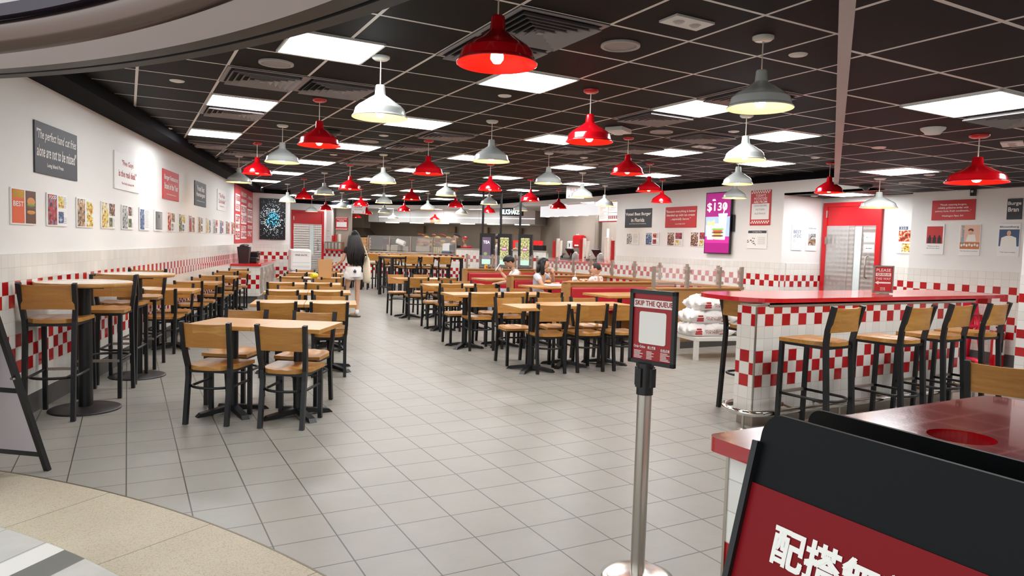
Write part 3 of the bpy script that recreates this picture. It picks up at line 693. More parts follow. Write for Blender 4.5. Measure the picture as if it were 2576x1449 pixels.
# ------------------------------------------------------------------ foreground trash counter with round hole
tc = thing('waste_counter', 'red topped waste counter with a round hole, tiled sides, bottom right', 'counter')
def slab_hole(poly, c, r, z0, z1):
    bm = bmesh.new(); vo = [bm.verts.new((x,y,z1)) for x,y in poly]; n = 40
    vi = [bm.verts.new((c[0]+r*math.cos(2*PI*k/n), c[1]+r*math.sin(2*PI*k/n), z1)) for k in range(n)]
    eo = [bm.edges.new((vo[k], vo[(k+1) % len(vo)])) for k in range(len(vo))]; ei = [bm.edges.new((vi[k], vi[(k+1) % n])) for k in range(n)]
    bmesh.ops.triangle_fill(bm, edges=eo+ei, use_beauty=True)
    for f in bm.faces:
        if f.normal.z < 0: f.normal_flip()
    ex = bmesh.ops.extrude_face_region(bm, geom=list(bm.faces)); 
    for g in ex['geom']:
        if isinstance(g, bmesh.types.BMVert): g.co.z = z0
    bmesh.ops.recalc_face_normals(bm, faces=bm.faces)
    me = bpy.data.meshes.new('worktop'); bm.to_mesh(me); bm.free(); me.materials.append(M_redtop)
    o = bpy.data.objects.new('worktop', me); C.objects.link(o); return o
ws = slab_hole(rounded_slab([(1.585,.55,.03),(3.2,.55,.03),(3.2,1.60,.07),(1.585,1.60,.04)]), (2.353,1.252), .098, .815, .86); ws.parent = tc
mb = MB(); mb.box(1.635,3.15,.6,1.55,0,.815); uvbuild(mb, 'tiled_base', M_tilec, tc, uoff=-1.45)
MB().box(1.63,1.64,1.545,1.555,0,.815).build('corner_bead', M_steel, tc)
MB().lathe([(.1,.812),(0,.806)],24,(2.353,1.252,0)).build('bin_mouth', mat('grey_bin_liner',(150,146,140),.6), tc)
# ------------------------------------------------------------------ black sandwich board in front of it
sb = thing('sandwich_board', 'black sandwich board with red Chinese menu poster, bottom right corner', 'sign board', (1.354,1.17,0), R(-90))
def leaf(y0, lean, ztop, wdt, nm, par, r=.05):
    # local: x to the right along the board, face towards -Y
    pts = []
    for cx_, a0 in ((r,180),(wdt-r,90)):
        for k in range(9): a = R(a0-k*90/8); pts.append((cx_+r*math.cos(a), 1-r+r*math.sin(a)))
    pts = [(0,0)]+pts+[(wdt,0)]; n = len(pts); vs = []
    for dy in (0, .012):
        for x, h in pts: vs.append((x, y0+dy-lean*(1-h), ztop*h if h < .5 else ztop-(1-h)))
    fs = [tuple(range(n)), tuple(reversed(range(n, 2*n)))]+[(k, n+k, n+(k+1) % n, (k+1) % n) for k in range(n)]
    return MB()._a(vs, fs).build(nm, M_brd, par)
M_brd = mat('black_board', (5,7,9), .5, spec=.18)
def leaf2(yf, yt, ztop, wdt, nm, par):
    r = .05; pts = [(0,0)]
    for cx_, a0 in ((r,180),(wdt-r,90)):
        for k in range(9): a = R(a0-k*90/8); pts.append((cx_+r*math.cos(a), ztop-r+r*math.sin(a)))
    pts.append((wdt,0)); n = len(pts); vs = []
    for dy in (0, .01):
        for x, z in pts: vs.append((x, yf+(yt-yf)*z/ztop+dy, z))
    fs = [tuple(range(n)), tuple(reversed(range(n, 2*n)))]+[(k, n+k, n+(k+1) % n, (k+1) % n) for k in range(n)]
    return MB()._a(vs, fs).build(nm, M_brd, par)
# local +Y points to world +X here (rz -90): near leaf leans away from the camera
nl = leaf2(-.2625, 0, 1.05, .68, 'near_leaf', sb); fl = leaf2(.40, .141, 1.05, .68, 'far_leaf', sb)
def onleaf(x, z, off): return (x, -.2625+.25*z-off*.97, z+off*.25)
mb = MB(); vs = [onleaf(.003,.02,.004), onleaf(.66,.02,.004), onleaf(.66,.885,.004), onleaf(.003,.885,.004), onleaf(.003,.02,.001), onleaf(.66,.02,.001), onleaf(.66,.885,.001), onleaf(.003,.885,.001)]
mb._a(vs, [(0,1,2,3),(7,6,5,4),(0,4,5,1),(1,5,6,2),(2,6,7,3),(3,7,4,0)]); po = mb.build('poster', mat('deep_red_poster', (122,5,16), .45, spec=.2), nl)
mb = MB(); tv, tf, x0, x1, y0, y1 = bold_geo('配搭無敵', .03)
mb._a([onleaf(.1+.345*(v[0]-x0)/(x1-x0), .735+.086*(v[1]-y0)/(y1-y0), .006+v[2]*.0002) for v in tv], tf)
tv, tf, x0, x1, y0, y1 = text_geo('FRIES', 0, .03); mb._a([onleaf(.04+.12*(v[0]-x0)/(x1-x0), .635+.035*(v[1]-y0)/(y1-y0), .006) for v in tv], tf) if False else None
mb.build('lettering', M_inkw, po)
for x in (0,.68): mb = MB(); mb.bar((x,-.262,.0),(x,-.02,.98),.016,.03); mb.bar((x,.40,0),(x,.16,.98),.016,.03); mb.bar((x,0.0,.9),(x,.19,.9),.016,.02); mb.build('side_frame', M_black, sb)
# ------------------------------------------------------------------ stanchion with the queue poster
sc = thing('stanchion', 'steel queue post with black head in the right foreground', 'queue post', (1.95,2.34,0))
MB().lathe([(0,.028),(.04,.026),(.13,.014),(.158,.006),(.158,0),(0,0)], 48).build('base', mat('bright_base_steel', (232,230,224), .2, 1), sc)
MB().cyl((0,0,.02),(0,0,.82),.031,n=32).build('pole', M_steel, sc)
hd = MB().cyl((0,0,.81),(0,0,.945),.036,n=28).build('head', M_blackp, sc)
mb = MB()
for a in (10, 100, 190, 280): mb.M = Matrix.Rotation(R(a), 4, 'Z'); mb.box(.03,.047,-.014,.014,.845,.925)
mb.build('belt_slot', M_blackp, hd)
sg = framed_sign('poster_holder', 'black framed SKIP THE QUEUE poster on top of the steel post', 'sign', (1.96,2.315,1.1), R(-75), .232, .318, None, .017, M_blackp, mat('deep_poster_red', (158,20,28), .45))
MB().box(-.099,.105,-.0045,-.003,.083,.118).build('white_band', M_inkw, sg)
letters(sg, [('SKIP THE QUEUE',.003,.1,.19,.026,0,.035)], M_inkr, -.0055, 'red_lettering')
mb = MB(); mb.prism(rounded_slab([(-.068,-.072,.01),(.068,-.072,.01),(.068,.066,.01),(-.068,.066,.01)]), .003, .0045); mb.v = [Vector((v.x,-v.z,v.y)) for v in mb.v]; mb.build('white_square', M_inkw, sg)
letters(sg, [('Order Online',-.062,-.086,.06,.012),('網上落單',0,-.087,.04,.014),('在线点单',.068,-.092,.045,.014)], M_inkw)
mb = MB()
for cx_, wd in ((-.062,.056),(.0,.05),(.07,.05)):
    for k in range(6): mb.box(cx_-wd/2, cx_-wd/2+wd*random.uniform(.5,1), -.0045, -.003, -.106-.006*k, -.1035-.006*k)
mb.build('small_print', M_inkw, sg)
# ------------------------------------------------------------------ white backed A-frame at the left edge
af = thing('easel_sign', 'blank backed A-frame sign on black legs at the left edge', 'sign board', (-.425,4.958,0), R(-38.5))
W_ = .62
for yf, nm in ((0,'far'),(-.7,'near')):
    yt = -.335; p_ = lambda x, z: (x, yf+(yt-yf)*z/.97, z)
    mb = MB(); mb.bar(p_(0,0), p_(0,.98), .028, .03, upv=(1,0,0)); mb.bar(p_(-W_,0), p_(-W_,.98), .028, .03, upv=(1,0,0))
    for z in (.11,.52,.96): mb.bar(p_(0,z), p_(-W_,z), .02, .028, upv=(0,0,1))
    lf = mb.build('leg_frame', M_black, af)
    mb = MB(); vs = [p_(-.01,.11), p_(-W_+.01,.11), p_(-W_+.01,.95), p_(-.01,.95)]; mb._a([Vector(v)+Vector((0,d,0)) for d in (-.004,.004) for v in vs], [(3,2,1,0),(4,5,6,7),(0,1,5,4),(1,2,6,5),(2,3,7,6),(3,0,4,7)]); mb.build('panel', mat('sign_back', (196,188,196), .5), lf)
MB().bar((0,-.2,.6),(0,-.24,.6),.012,.02).bar((-.02,-.16,.6),(-W_+.02,-.16,.6),.02,.012).build('brace', M_steel, af)
# ------------------------------------------------------------------ booths, partitions and glass screens
def booth_bench(name, lab, x0, x1, y, two=True, near=True):
    r = thing(name, lab, 'booth bench', (x0, y, 0), 0, 'red and wood booth benches'); L = x1-x0
    mb = MB(); mb.box(.051,L,-.03,.03,.1,.859); mb.box(0,.05,-.1,.1,.1,.859); mb.build('wood_back', M_woodb, r, .004); MB().box(-.015,L,-.06,.06,.86,.885).build('top_rail', M_woodb, r, .004)
    MB().box(.03,L,-.09,.09,0,.1).build('kick_plate', M_base, r)
    for s in ([-1] if near else [])+([1] if two else []):
        mb = MB(); mb.box(.07,L-.02,s*.03,s*.1,.46,.80); mb.build('back_cushion', M_redvin, r, .03)
        mb = MB(); mb.box(.05,L-.02,s*.06,s*.46,.40,.47); mb.build('seat_cushion', M_redvin, r, .025)
        MB().box(.05,L-.02,s*.06,s*.42,.1,.40).build('seat_box', M_woodb, r)
    return r
booth_bench('booth_bench', 'wooden booth bench whose plain back stands behind the potato sacks', 6.5, 8.24, 7.78, True, False)
booth_bench('booth_bench', 'booth bench with red cushion nearest the potato sacks, facing the camera', 6.02, 8.24, 9.25)
booth_bench('booth_bench', 'booth bench between the seated woman and the young man with a phone', 6.08, 8.24, 11.2)
booth_bench('booth_bench', 'farthest booth bench with red cushion below the kiosks', 6.47, 8.24, 14.0, False, True)
def booth_table(x, y, lab):
    r = thing('booth_table', lab, 'table', (x, y, 0), 0, 'wooden booth tables'); MB().box(0,1.75,-.33,.33,.712,.745).build('tabletop', M_woodt, r, .003)
    MB().box(.2,1.4,-.2,.2,.69,.712).build('under_plate', M_woodb, r)
    for a in (.45,1.35): MB().cyl((a,0,.02),(a,0,.69),.035,n=16).lathe([(.0,.03),(.05,.028),(.2,.014),(.21,0)],24,(a,0,0)).build('column', M_black, r)
booth_table(6.02, 8.42, 'empty booth table before the red cushioned bench'); booth_table(5.95, 10.3, 'booth table where the woman and boy are eating'); booth_table(6.1, 12.5, 'booth table beside the young man in white')
M_clip = mat('glass_clip', (206,198,186), .3, .9)
def screen(name, lab, pts, ztop, base):
    r = thing(name, lab, 'partition', (0,0,0)); (x0,y0), (x1,y1) = pts[0], pts[-1]
    if base:
        d = Vector((x1-x0, y1-y0)); L = d.length; q = uvbuild(MB().box(0,L,-.05,.05,.0,.845), 'tiled_base', tile_mat('checker_tile_low', -.06), r, (x0,y0,0), math.atan2(d.y,d.x))
        MB().box(0,L,-.07,.07,.845,.885).build('top_rail', M_woodb, r, .003, (x0,y0,0), math.atan2(d.y,d.x))
    for k, (x, y) in enumerate(pts):
        p = MB().box(x-.02,x+.02,y-.02,y+.02,.86,ztop).build('post', M_steel2, r)
        dx, dy = (1,0) if abs(x1-x0) > abs(y1-y0) else (0,1); mb = MB()
        for s in (-1, 1):
            if (k == 0 and s == -1) or (k == len(pts)-1 and s == 1): continue
            for z in (.95, ztop-.07): mb.box(x+dx*s*.02-.012*dy, x+dx*s*.07+.012*dy, y+dy*s*.02-.012*dx, y+dy*s*.07+.012*dx, z-.022, z+.022)
        mb.build('clip', M_clip, p)
        if k < len(pts)-1:
            x2, y2 = pts[k+1]; MB().box(x+dx*.035-.004*dy, x2-dx*.035+.004*dy, y+dy*.035-.004*dx, y2-dy*.035+.004*dx, .905, ztop-.02).build('glass_pane', M_glass, r)
ys = [7.78,8.28,8.99,9.68,10.39,11.08,11.8,12.44,13.12,13.95]
screen('glass_screen', 'long glass screen on tiled half wall behind the booths', [(8.3,y) for y in ys], 1.195, True)
screen('glass_screen', 'glass screen with steel posts above the potato sacks', [(6.53,7.74),(7.16,7.74),(7.8,7.74),(8.24,7.74)], 1.19, False)
screen('glass_screen', 'glass screen at the farthest booth under the kiosks', [(6.57,14.07),(7.2,14.07),(7.79,14.07),(8.24,14.07)], 1.205, True)
# ------------------------------------------------------------------ potato sacks on a low white bench
bn = thing('low_bench', 'low white bench carrying the potato sacks', 'bench', (6.52,7.05,0), R(-12))
M_bw = paint_mat('worn_white_paint', (226,222,214), 30, .6)
MB().box(0,1.5,-.27,.27,.25,.3).build('benchtop', M_bw, bn, .004)
for x in (.03,1.44):
    for y in (-.24,.24): MB().box(x-.025,x+.03,y-.025,y+.025,0,.25).build('leg', M_bw, bn)
def sack_mesh(seed, L=.7, Wd=.42, H_=.185):
    rd = random.Random(seed); mb = MB(); ph = [rd.uniform(0,6) for _ in range(8)]; n, m = 40, 26; vs = []
    for j in range(m+1):
        for i in range(n+1):
            u, v = -1+2*i/n, -1+2*j/m; e = max(0,(1-abs(u)**4))**.5*max(0,(1-abs(v)**3.2))**.5
            wr = .016*math.sin(9*u+ph[0]+2.5*math.sin(5*v+ph[1]))*e+.009*math.sin(17*v+ph[2]+3*u)*e+.01*math.sin(23*u+7*v+ph[3])*(abs(u)**2)*e+.006*math.sin(31*u-19*v+ph[4])*e
            vs.append((u*L/2*(1+.03*math.sin(7*v+ph[5])), v*Wd/2*(1+.05*math.sin(6*u+ph[6])), H_*(.42+.58*e**.8)+wr*1.3))
    k = len(vs)
    for j in range(m+1):
        for i in range(n+1):
            u, v = -1+2*i/n, -1+2*j/m; e = max(0,(1-abs(u)**4))**.5*max(0,(1-abs(v)**3.2))**.5
            vs.append((u*L/2, v*Wd/2, H_*(.40-.40*min(1,e*1.6))))
    fs = []
    for j in range(m):
        for i in range(n):
            a = j*(n+1)+i; q = (a,a+1,a+n+2,a+n+1); fs.append(q); fs.append(tuple(k+x for x in reversed(q)))
    rim = list(range(n+1))+[j*(n+1)+n for j in range(1,m+1)]+[m*(n+1)+i for i in range(n-1,-1,-1)]+[j*(n+1) for j in range(m-1,0,-1)]
    for a in range(len(rim)): b = (a+1) % len(rim); fs.append((rim[b], rim[a], k+rim[a], k+rim[b]))
    return mb._a(vs, fs, 0, True)
M_sack = mat('white_potato_sack', (228,224,220), .55); t = NT(M_sack); o = t.coord(); n1 = t.noise(t.mapping(o,(14,14,22)), 1.6, 6, .6); t.bump(n1[0], .5, .02)
def sack(loc, rz, lab, seed, sc_=1):
    r = thing('potato_sack', lab, 'sack', loc, rz, 'white potato sacks'); b = sack_mesh(seed).build('bag', M_sack, r)
    mb = MB()
    for L in (('SPECIALLY SELECTED',.02,.062,.3,.02),('FOR FRIES',-.02,.034,.18,.02)): put_text(mb, L[0], L[1], L[2]+.02, L[3]*1.05, L[4]*1.3, y=-.218, off=.03)
    mb.build('lettering', mat('brown_ink',(150,96,84),.6), r)
    mb = MB(); mb.box(-.26,-.17,-.216,-.19,.03,.05); mb.box(-.26,-.17,-.216,-.19,.06,.08); mb.box(-.25,-.18,-.216,-.19,.09,.11); mb.build('emblem', M_inkr, r)
    mb = MB(); mb.tube([(.1,-.2,.03),(.2,-.205,.045),(.31,-.17,.05)], .006, 6); mb.build('tie', M_inkr, r)
    mb = MB(); mb.M = Matrix.Translation((0,-.02,0))
    tv, tf, x0, x1, y0, y1 = bold_geo('POTATOES', .03); mb._a([(-.24+.46*(v[0]-x0)/(x1-x0), -.12+.16*(v[1]-y0)/(y1-y0), .206) for v in tv], tf); mb.build('top_lettering', M_inkr, r)
ux = Vector((math.cos(R(-12)), math.sin(R(-12)))); uy = Vector((-ux.y, ux.x)); b0 = Vector((6.52,7.05))
for k, (a, z, dy, lb, rzz) in enumerate(((.3,.3,0,'bottom potato sack at the left end of the bench',-12),(.33,.472,.01,'middle potato sack at the left end of the pile',-14),(.42,.645,.02,'top left potato sack of the pile',-9),
    (1.02,.3,.0,'bottom potato sack right of the stool leg',-10),(1.02,.472,.01,'second layer potato sack behind the bar end',-13),(1.1,.63,.05,'top right potato sack behind the red bar top',-6))):
    p = b0+ux*a+uy*dy; sack((p.x, p.y, z), R(rzz), lb, k+3)
# ------------------------------------------------------------------ extinguisher and the red plastic high chair
ex = thing('fire_extinguisher', 'red fire extinguisher on the floor at the far right wall', 'fire extinguisher', (10.2,5.05,0))
MB().lathe([(0,0),(.078,0),(.08,.02),(.08,.40),(.07,.45),(.04,.475),(.022,.48),(.02,.51)], 24).build('cylinder', M_red, ex); MB().box(-.05,.03,-.012,.012,.51,.535).box(-.06,.02,-.012,.012,.55,.57).build('valve_handle', M_black, ex)
MB().tube([(0,-.02,.53),(-.05,-.08,.5),(-.075,-.095,.35),(-.07,-.09,.2)], .01, 8).build('hose', M_black, ex); MB().lathe([(.0808,.16),(.0808,.36)], 12, a0=R(170), a1=R(285)).build('label_sheet', M_inkw, ex)
hc = thing('high_chair', 'bright red plastic frame chair behind the bar stools', 'high chair', (9.97,5.42,0), R(-40)); M_rp = mat('red_plastic', (226,24,64), .35)
for x in (-.2,.2):
    MB().tube([(x,-.26,.02),(x*.9,-.12,.45),(x*.8,0,.9)], .03, 10).build('leg', M_rp, hc); MB().tube([(x,.26,.02),(x*.9,.12,.45),(x*.8,0,.88)], .03, 10).build('leg', M_rp, hc)
MB().tube([(-.2,-.26,.03),(-.22,0,.05),(-.2,.26,.03)], .03, 10).tube([(.2,-.26,.03),(.22,0,.05),(.2,.26,.03)], .03, 10).build('foot_bar', M_rp, hc)
MB().box(-.17,.17,-.15,.15,.5,.54).build('seat', M_rp, hc, .015); MB().box(-.17,.17,.02,.06,.62,.93).build('backrest', M_rp, hc, .02); MB().tube([(-.17,-.12,.68),(0,-.2,.68),(.17,-.12,.68)], .022, 8).build('guard', M_rp, hc)
# ------------------------------------------------------------------ doors
M_leaf = mat('chequer_plate', (196,194,192), .3, .9); t = NT(M_leaf); o = t.sep(t.coord())
u = t.math('MULTIPLY', o[0], 26); v = t.math('MULTIPLY', o[2], 26)
dg = t.math('MULTIPLY', t.math('SINE', t.math('MULTIPLY', t.math('ADD', u, v), PI/2)), t.math('SINE', t.math('MULTIPLY', t.math('SUBTRACT', u, v), PI/2))); t.bump(dg, .6, .003)
def door(nm, loc, rz, W_, H_, leafx, win, tz):
    fr = MB(); fw_ = .075
    fr.box(0,fw_,-.05,.02,0,H_); fr.box(W_-fw_,W_,-.05,.02,0,H_); fr.box(fw_,W_-fw_,-.05,.02,H_-.07,H_)
    r = struct(fr.build(nm, M_door, None, 0, loc, rz))
    MB().box(fw_,W_-fw_,-.03,.01,tz,H_-.07).build('transom_panel', M_door, r)
    lf = MB().box(fw_,leafx,-.04,0,.03,tz).box(leafx+.004,W_-fw_,-.04,0,.03,tz).build('door_leaf', M_leaf, r)
    MB().box(win[0],win[1],-.045,-.035,win[2],tz-.02 if len(win) < 4 else win[3]).build('window_pane', mat('pale_window', (214,226,226), .12), r)
    MB().box(win[0]-.012,win[0],-.05,-.03,win[2],tz).box(win[1],win[1]+.012,-.05,-.03,win[2],tz).build('window_bead', M_steel, r)
    hx = W_-fw_-.13; MB().tube([(hx,-.04,1.06),(hx,-.085,1.08),(hx,-.09,1.25),(hx,-.085,1.4),(hx,-.04,1.42)], .012, 8).build('handle', M_steel, r)
    for z in (.3,1.6,2.05): MB().box(fw_-.01,fw_+.012,-.06,-.03,z,z+.12).build('hinge', M_steel, r)
    return r
d1 = door('door_1', (10.52,8.06,0), R(-90), 1.06, 2.30, .50, (.62,.74,.83), 1.91)
for z0, z1, l in ((1.646,1.788,'EMPLOYEES ONLY'),(1.477,1.604,'職員專用')):
    MB().box(.785,.975,-.048,-.041,z0,z1).build('notice', M_board, d1); mb = MB(); put_text(mb, l, .88, (z0+z1)/2, .11, .02, y=-.049); mb.build('notice_lettering', M_inkk, d1)
    mb = MB(); a,b,c,d = .795,.965,z0+.01,z1-.01
    for bx in ((a,b,c,c+.003),(a,b,d-.003,d),(a,a+.003,c,d),(b-.003,b,c,d)): mb.box(bx[0],bx[1],-.0495,-.048,bx[2],bx[3])
    mb.build('notice_border', M_inkr, d1)
d2 = door('door_2', (4.78,24.09,0), 0, 1.08, 2.38, .62, (.60,.74,.9,1.9), 1.93)
# ------------------------------------------------------------------ wall posters
def board(name, lab, cat, loc, rz, w_, h_, m, group=None, th=.012):
    r = thing(name, lab, cat, loc, rz, group); MB().box(-w_/2,w_/2,-th,0,-h_/2,h_/2).build('board', m, r, .002); return r
gp = 'large quote boards'
def LP3(s, z, off=.001): p = LW(s); return (p.x+.9648*off, p.y-.2636*off, z)
b = board('quote_board', 'charcoal quote board about hand cut fries on the left wall', 'poster', LP3(.33,2.1), aL, .9, .41, M_pdark, gp)
letters(b, [('"The perfect hand cut fries',0,.1,.84,.1,.25),('alone are not to be missed"',0,-.02,.84,.1,.25),('Long Island Press',-.05,-.13,.34,.04)], M_inkw, -.0135)
b = board('quote_board', 'white quote board reading is the real deal on the left wall', 'poster', LP3(2.31,2.11), aL, .92, .4, M_board, gp)
letters(b, [('"Five Guys',0,.09,.42,.075),('is the real deal."',0,-.02,.66,.075),('The Daily Cardinal, WI',0,-.13,.46,.03)], M_inkr, -.0135)
b = board('quote_board', 'red Burger Restaurant Brand of the Year board on the left wall', 'poster', LP3(4.35,2.12), aL, .93, .4, M_pred, gp)
letters(b, [('Burger Restaurant',0,.09,.8,.085,0,.04),('Brand of the Year',0,-.02,.78,.085,0,.04),('Harris Poll EquiTrend Study',0,-.13,.54,.02)], M_inkw, -.0135)
b = board('quote_board', 'charcoal Voted Best Hamburgers board on the left wall', 'poster', LP3(6.42,2.13), aL, .95, .4, M_pdark, gp)
letters(b, [('Voted Best',0,.09,.62,.09,0,.04),('Hamburgers',0,-.02,.72,.09,0,.04),('Washingtonian Readers Choice',0,-.12,.66,.025)], M_inkw, -.0135)
b = board('quote_board', 'white quote board farthest along the left wall', 'poster', LP3(8.53,2.14), aL, .97, .4, M_board, gp)
letters(b, [('"This Place',0,.09,.66,.08),("Can't be Beat\"",0,-.02,.74,.08),('Birmingham News',0,-.12,.5,.03)], M_inkr, -.0135)
gp = 'framed magazine pages'
pal = [((196,60,40),(240,196,150),(60,40,30)),((90,110,60),(220,200,120),(60,50,50)),((180,40,44),(120,130,150),(40,40,50)),((150,120,90),(220,180,140),(50,40,40)),((214,196,60),(230,232,236),(180,60,40)),((150,150,150),(220,220,220),(60,60,60)),
       ((60,90,140),(180,190,210),(40,44,60)),((120,70,50),(220,200,180),(60,40,30))]
PM = []
for k, (a, b_, c_) in enumerate(pal):
    m = mat('printed_photo', a, .45) if k == 0 else None
    m = bpy.data.materials.new('printed_photo_%s' % 'abcdefgh'[k]); m.use_nodes = True; t = NT(m); n = t.noise(t.coord(), 22+3*k, 3, .5)
    rp = t.node('ShaderNodeValToRGB'); t.set(rp.inputs[0], n[0]); cr = rp.color_ramp; cr.interpolation = 'CONSTANT'
    cr.elements[0].position = 0; cr.elements[0].color = rgb(c_); cr.elements[1].position = .42; cr.elements[1].color = rgb(a)
    e = cr.elements.new(.56); e.color = rgb(b_); t.color(rp.outputs[0]); t.b.inputs['Roughness'].default_value = .45; PM.append(m)
M_orange = mat('orange_print', (222,92,40), .45); M_yellow = mat('yellow_print', (232,184,40), .45); M_bun = mat('bun_print', (206,140,70), .45); M_green = mat('green_print', (110,150,60), .45); M_brown = mat('brown_print', (96,56,36), .45); M_blue = mat('blue_print', (58,84,124), .45); M_ltgrey = mat('light_grey_print', (206,206,206), .5)
def magazine(loc, rz, w_, h_, kind, lab, seed):
    r = board('magazine_page', lab, 'poster', loc, rz, w_, h_, M_board, gp); rd = random.Random(seed); y0, y1 = -.0145, -.012
    def ph(x0,x1,z0,z1,m): MB().box(x0*w_,x1*w_,y0,y1,z0*h_,z1*h_).build('picture', m, r)
    def lines(x0,x1,z0,z1,n):
        mb = MB()
        for k in range(n):
            z = z1-(z1-z0)*(k+.5)/n; mb.box(x0*w_, (x0+(x1-x0)*rd.uniform(.7,1))*w_, y0, y1, z*h_-.002, z*h_+.0015)
        mb.build('text_block', M_inkg, r)
    if kind == 'best':
        ph(-.47,.0,-.46,.46,M_orange); ph(-.46,-.02,.24,.44,M_yellow); ph(.06,.47,-.46,.46,M_brown)
        letters(r, [('BEST',-.24*w_,.07*h_,.4*w_,.14*h_)], M_inkw, -.016, 'title')
        def el(cx_,cz_,a,b_,m,n_): MB().ell((cx_*w_,-.0145,cz_*h_),(a*w_,.0015,b_*h_),20,8).build(n_, m, r)
        el(.27,.16,.17,.12,M_bun,'bun_picture'); el(.27,.06,.18,.04,M_green,'lettuce_picture'); el(.27,-.04,.17,.06,M_brown,'patty_picture'); el(.27,-.14,.17,.06,M_bun,'bun_picture')
    elif kind == 'award': ph(-.38,.38,-.42,.42,M_inkk); ph(-.36,.36,-.40,.40,M_board); MB().ell((0,-.014,.2*h_),(.05*w_,.002,.1*h_),14,8).build('seal', M_inkk, r); lines(-.25,.25,-.3,.05,6)
    elif kind == 'single': ph(-.45,-.05,-.46,.42,PM[seed % 8]); lines(.05,.45,-.4,.4,12)
    else:
        ph(-.46,-.04,-.46,.46,PM[seed % 8]); letters(r, [(rd.choice(['FOOD','EAT','BURGERS','CITY','DINING']),-.25*w_,.38*h_,.34*w_,.1*h_)], M_inkw, -.016, 'title')
        if kind == 'two': ph(.05,.46,-.0,.46,PM[(seed+3) % 8]); ph(.05,.26,-.44,-.08,PM[(seed+5) % 8]); lines(.29,.46,-.42,-.1,7)
        elif kind == 'three': ph(.05,.3,.08,.44,PM[(seed+2) % 8]); lines(.33,.46,.08,.44,8); ph(.05,.3,-.4,-.04,PM[(seed+4) % 8]); lines(.33,.46,-.42,-.2,4)
        else: ph(.08,.46,-.46,.4,PM[(seed+1) % 8])
    return r
kinds = ['best','three','one','two','three','single','award','two','two','one','three','one','two','three','one','two']
loc_ss = [-.325,.315,.975,1.645,2.31,2.99,3.665,4.34,5.02,5.71,6.43,7.13,7.84,8.54,9.27,9.98]
ordw = ['first','second','third','fourth','fifth','sixth','seventh','eighth','ninth','tenth','eleventh','twelfth','thirteenth','fourteenth','fifteenth','last']
for k, s_ in enumerate(loc_ss):
    magazine(LP3(s_,1.615), aL, .43, .272, kinds[k], 'magazine page, %s from the left in the row along the left wall' % ordw[k] if k else 'magazine page with BEST cover and a burger, nearest on left wall', k+1)
# red lettered mural board at the far end of the left wall
b = board('mural_board', 'tall red board of white slogans at the end of the left wall', 'poster', LP3(12.2,1.945), aL, 2.25, 1.32, M_pred)
MB().box(-2.0,-1.13,-.012,0,-.66,.66).build('board_extension', M_pred, b)
cols_ = [(-1.55,.62,[('THE BURGERS',.36,.13,1),('ARE BEASTLY',.17,.13,1),('CRISPY',-.1,.14,1),('HAND CUT',-.27,.12,1),('FRIES',-.46,.16,1)]),
 (-.55,.85,[('FIVE GUYS',.5,.1,0),('BURGERS ARE THE',.35,.08,0),('PILE ON',.14,.16,1),('FLAVOR',-.08,.18,1),('& SATISFY',-.3,.12,0),('CRAVINGS',-.46,.12,1)]),
 (.55,.85,[('...THE DELICIOUS',.48,.07,0),('AMERICAN',.3,.12,0),('BURGER',.1,.13,1),('EXPERIENCE',-.06,.1,1),('THE WORD',-.26,.1,0),('OMG."',-.42,.15,0)])]
mw = MB(); mt = MB(); mr = MB()
for cx_, wd, L in cols_:
    for tx, z, h, boxed in L:
        if boxed: mw.box(cx_-wd/2-.03,cx_+wd/2+.03,-.0135,-.012,z-h/2-.03,z+h/2+.03); put_text(mr, tx, cx_, z, wd, h, y=-.015, off=.04)
        else: put_text(mt, tx, cx_, z, wd, h, y=-.0135, off=.04)
mw.build('white_panel', M_inkw, b); mt.build('white_lettering', M_inkw, b); mr.build('red_lettering', M_inkr, b)
# right wall boards
gp2 = 'large quote boards'
b = board('quote_board', 'charcoal Voted Best Burger in Florida board on the right wall', 'poster', (9.529,11.87,2.075), R(-90), .88, .40, M_pdark, gp2)
letters(b, [('Voted Best Burger',0,.08,.84,.085,0,.04),('in Florida',0,-.04,.44,.085,0,.04),('Best of Florida Awards, Florida Monthly',0,-.12,.56,.025)], M_inkw, -.0135)
b = board('quote_board', 'red board with ice cream and bacon quote on the right wall', 'poster', (9.529,10.56,2.07), R(-90), .88, .41, M_pred, gp2)
letters(b, [('"Because everything is better',0,.11,.84,.06),('blended up with ice cream',0,.035,.8,.06),('...especially bacon."',0,-.04,.58,.06,.2),('Louis Dublin 2018',0,-.13,.28,.026)], M_inkw, -.0135)
def RW_(y, z): return (9.529, y, z)
magazine(RW_(12.03,1.64), R(-90), .42, .25, 'single', 'magazine page with yellow cover below the Florida board', 5)
magazine(RW_(11.38,1.64), R(-90), .43, .26, 'three', 'magazine page with food photos, second on the right wall', 14); magazine(RW_(10.7,1.64), R(-90), .45, .27, 'two', 'magazine page with a suited portrait below the red quote board', 7); magazine(RW_(10.03,1.64), R(-90), .46, .28, 'two', 'magazine page with blue cover left of the vertical screen', 15)
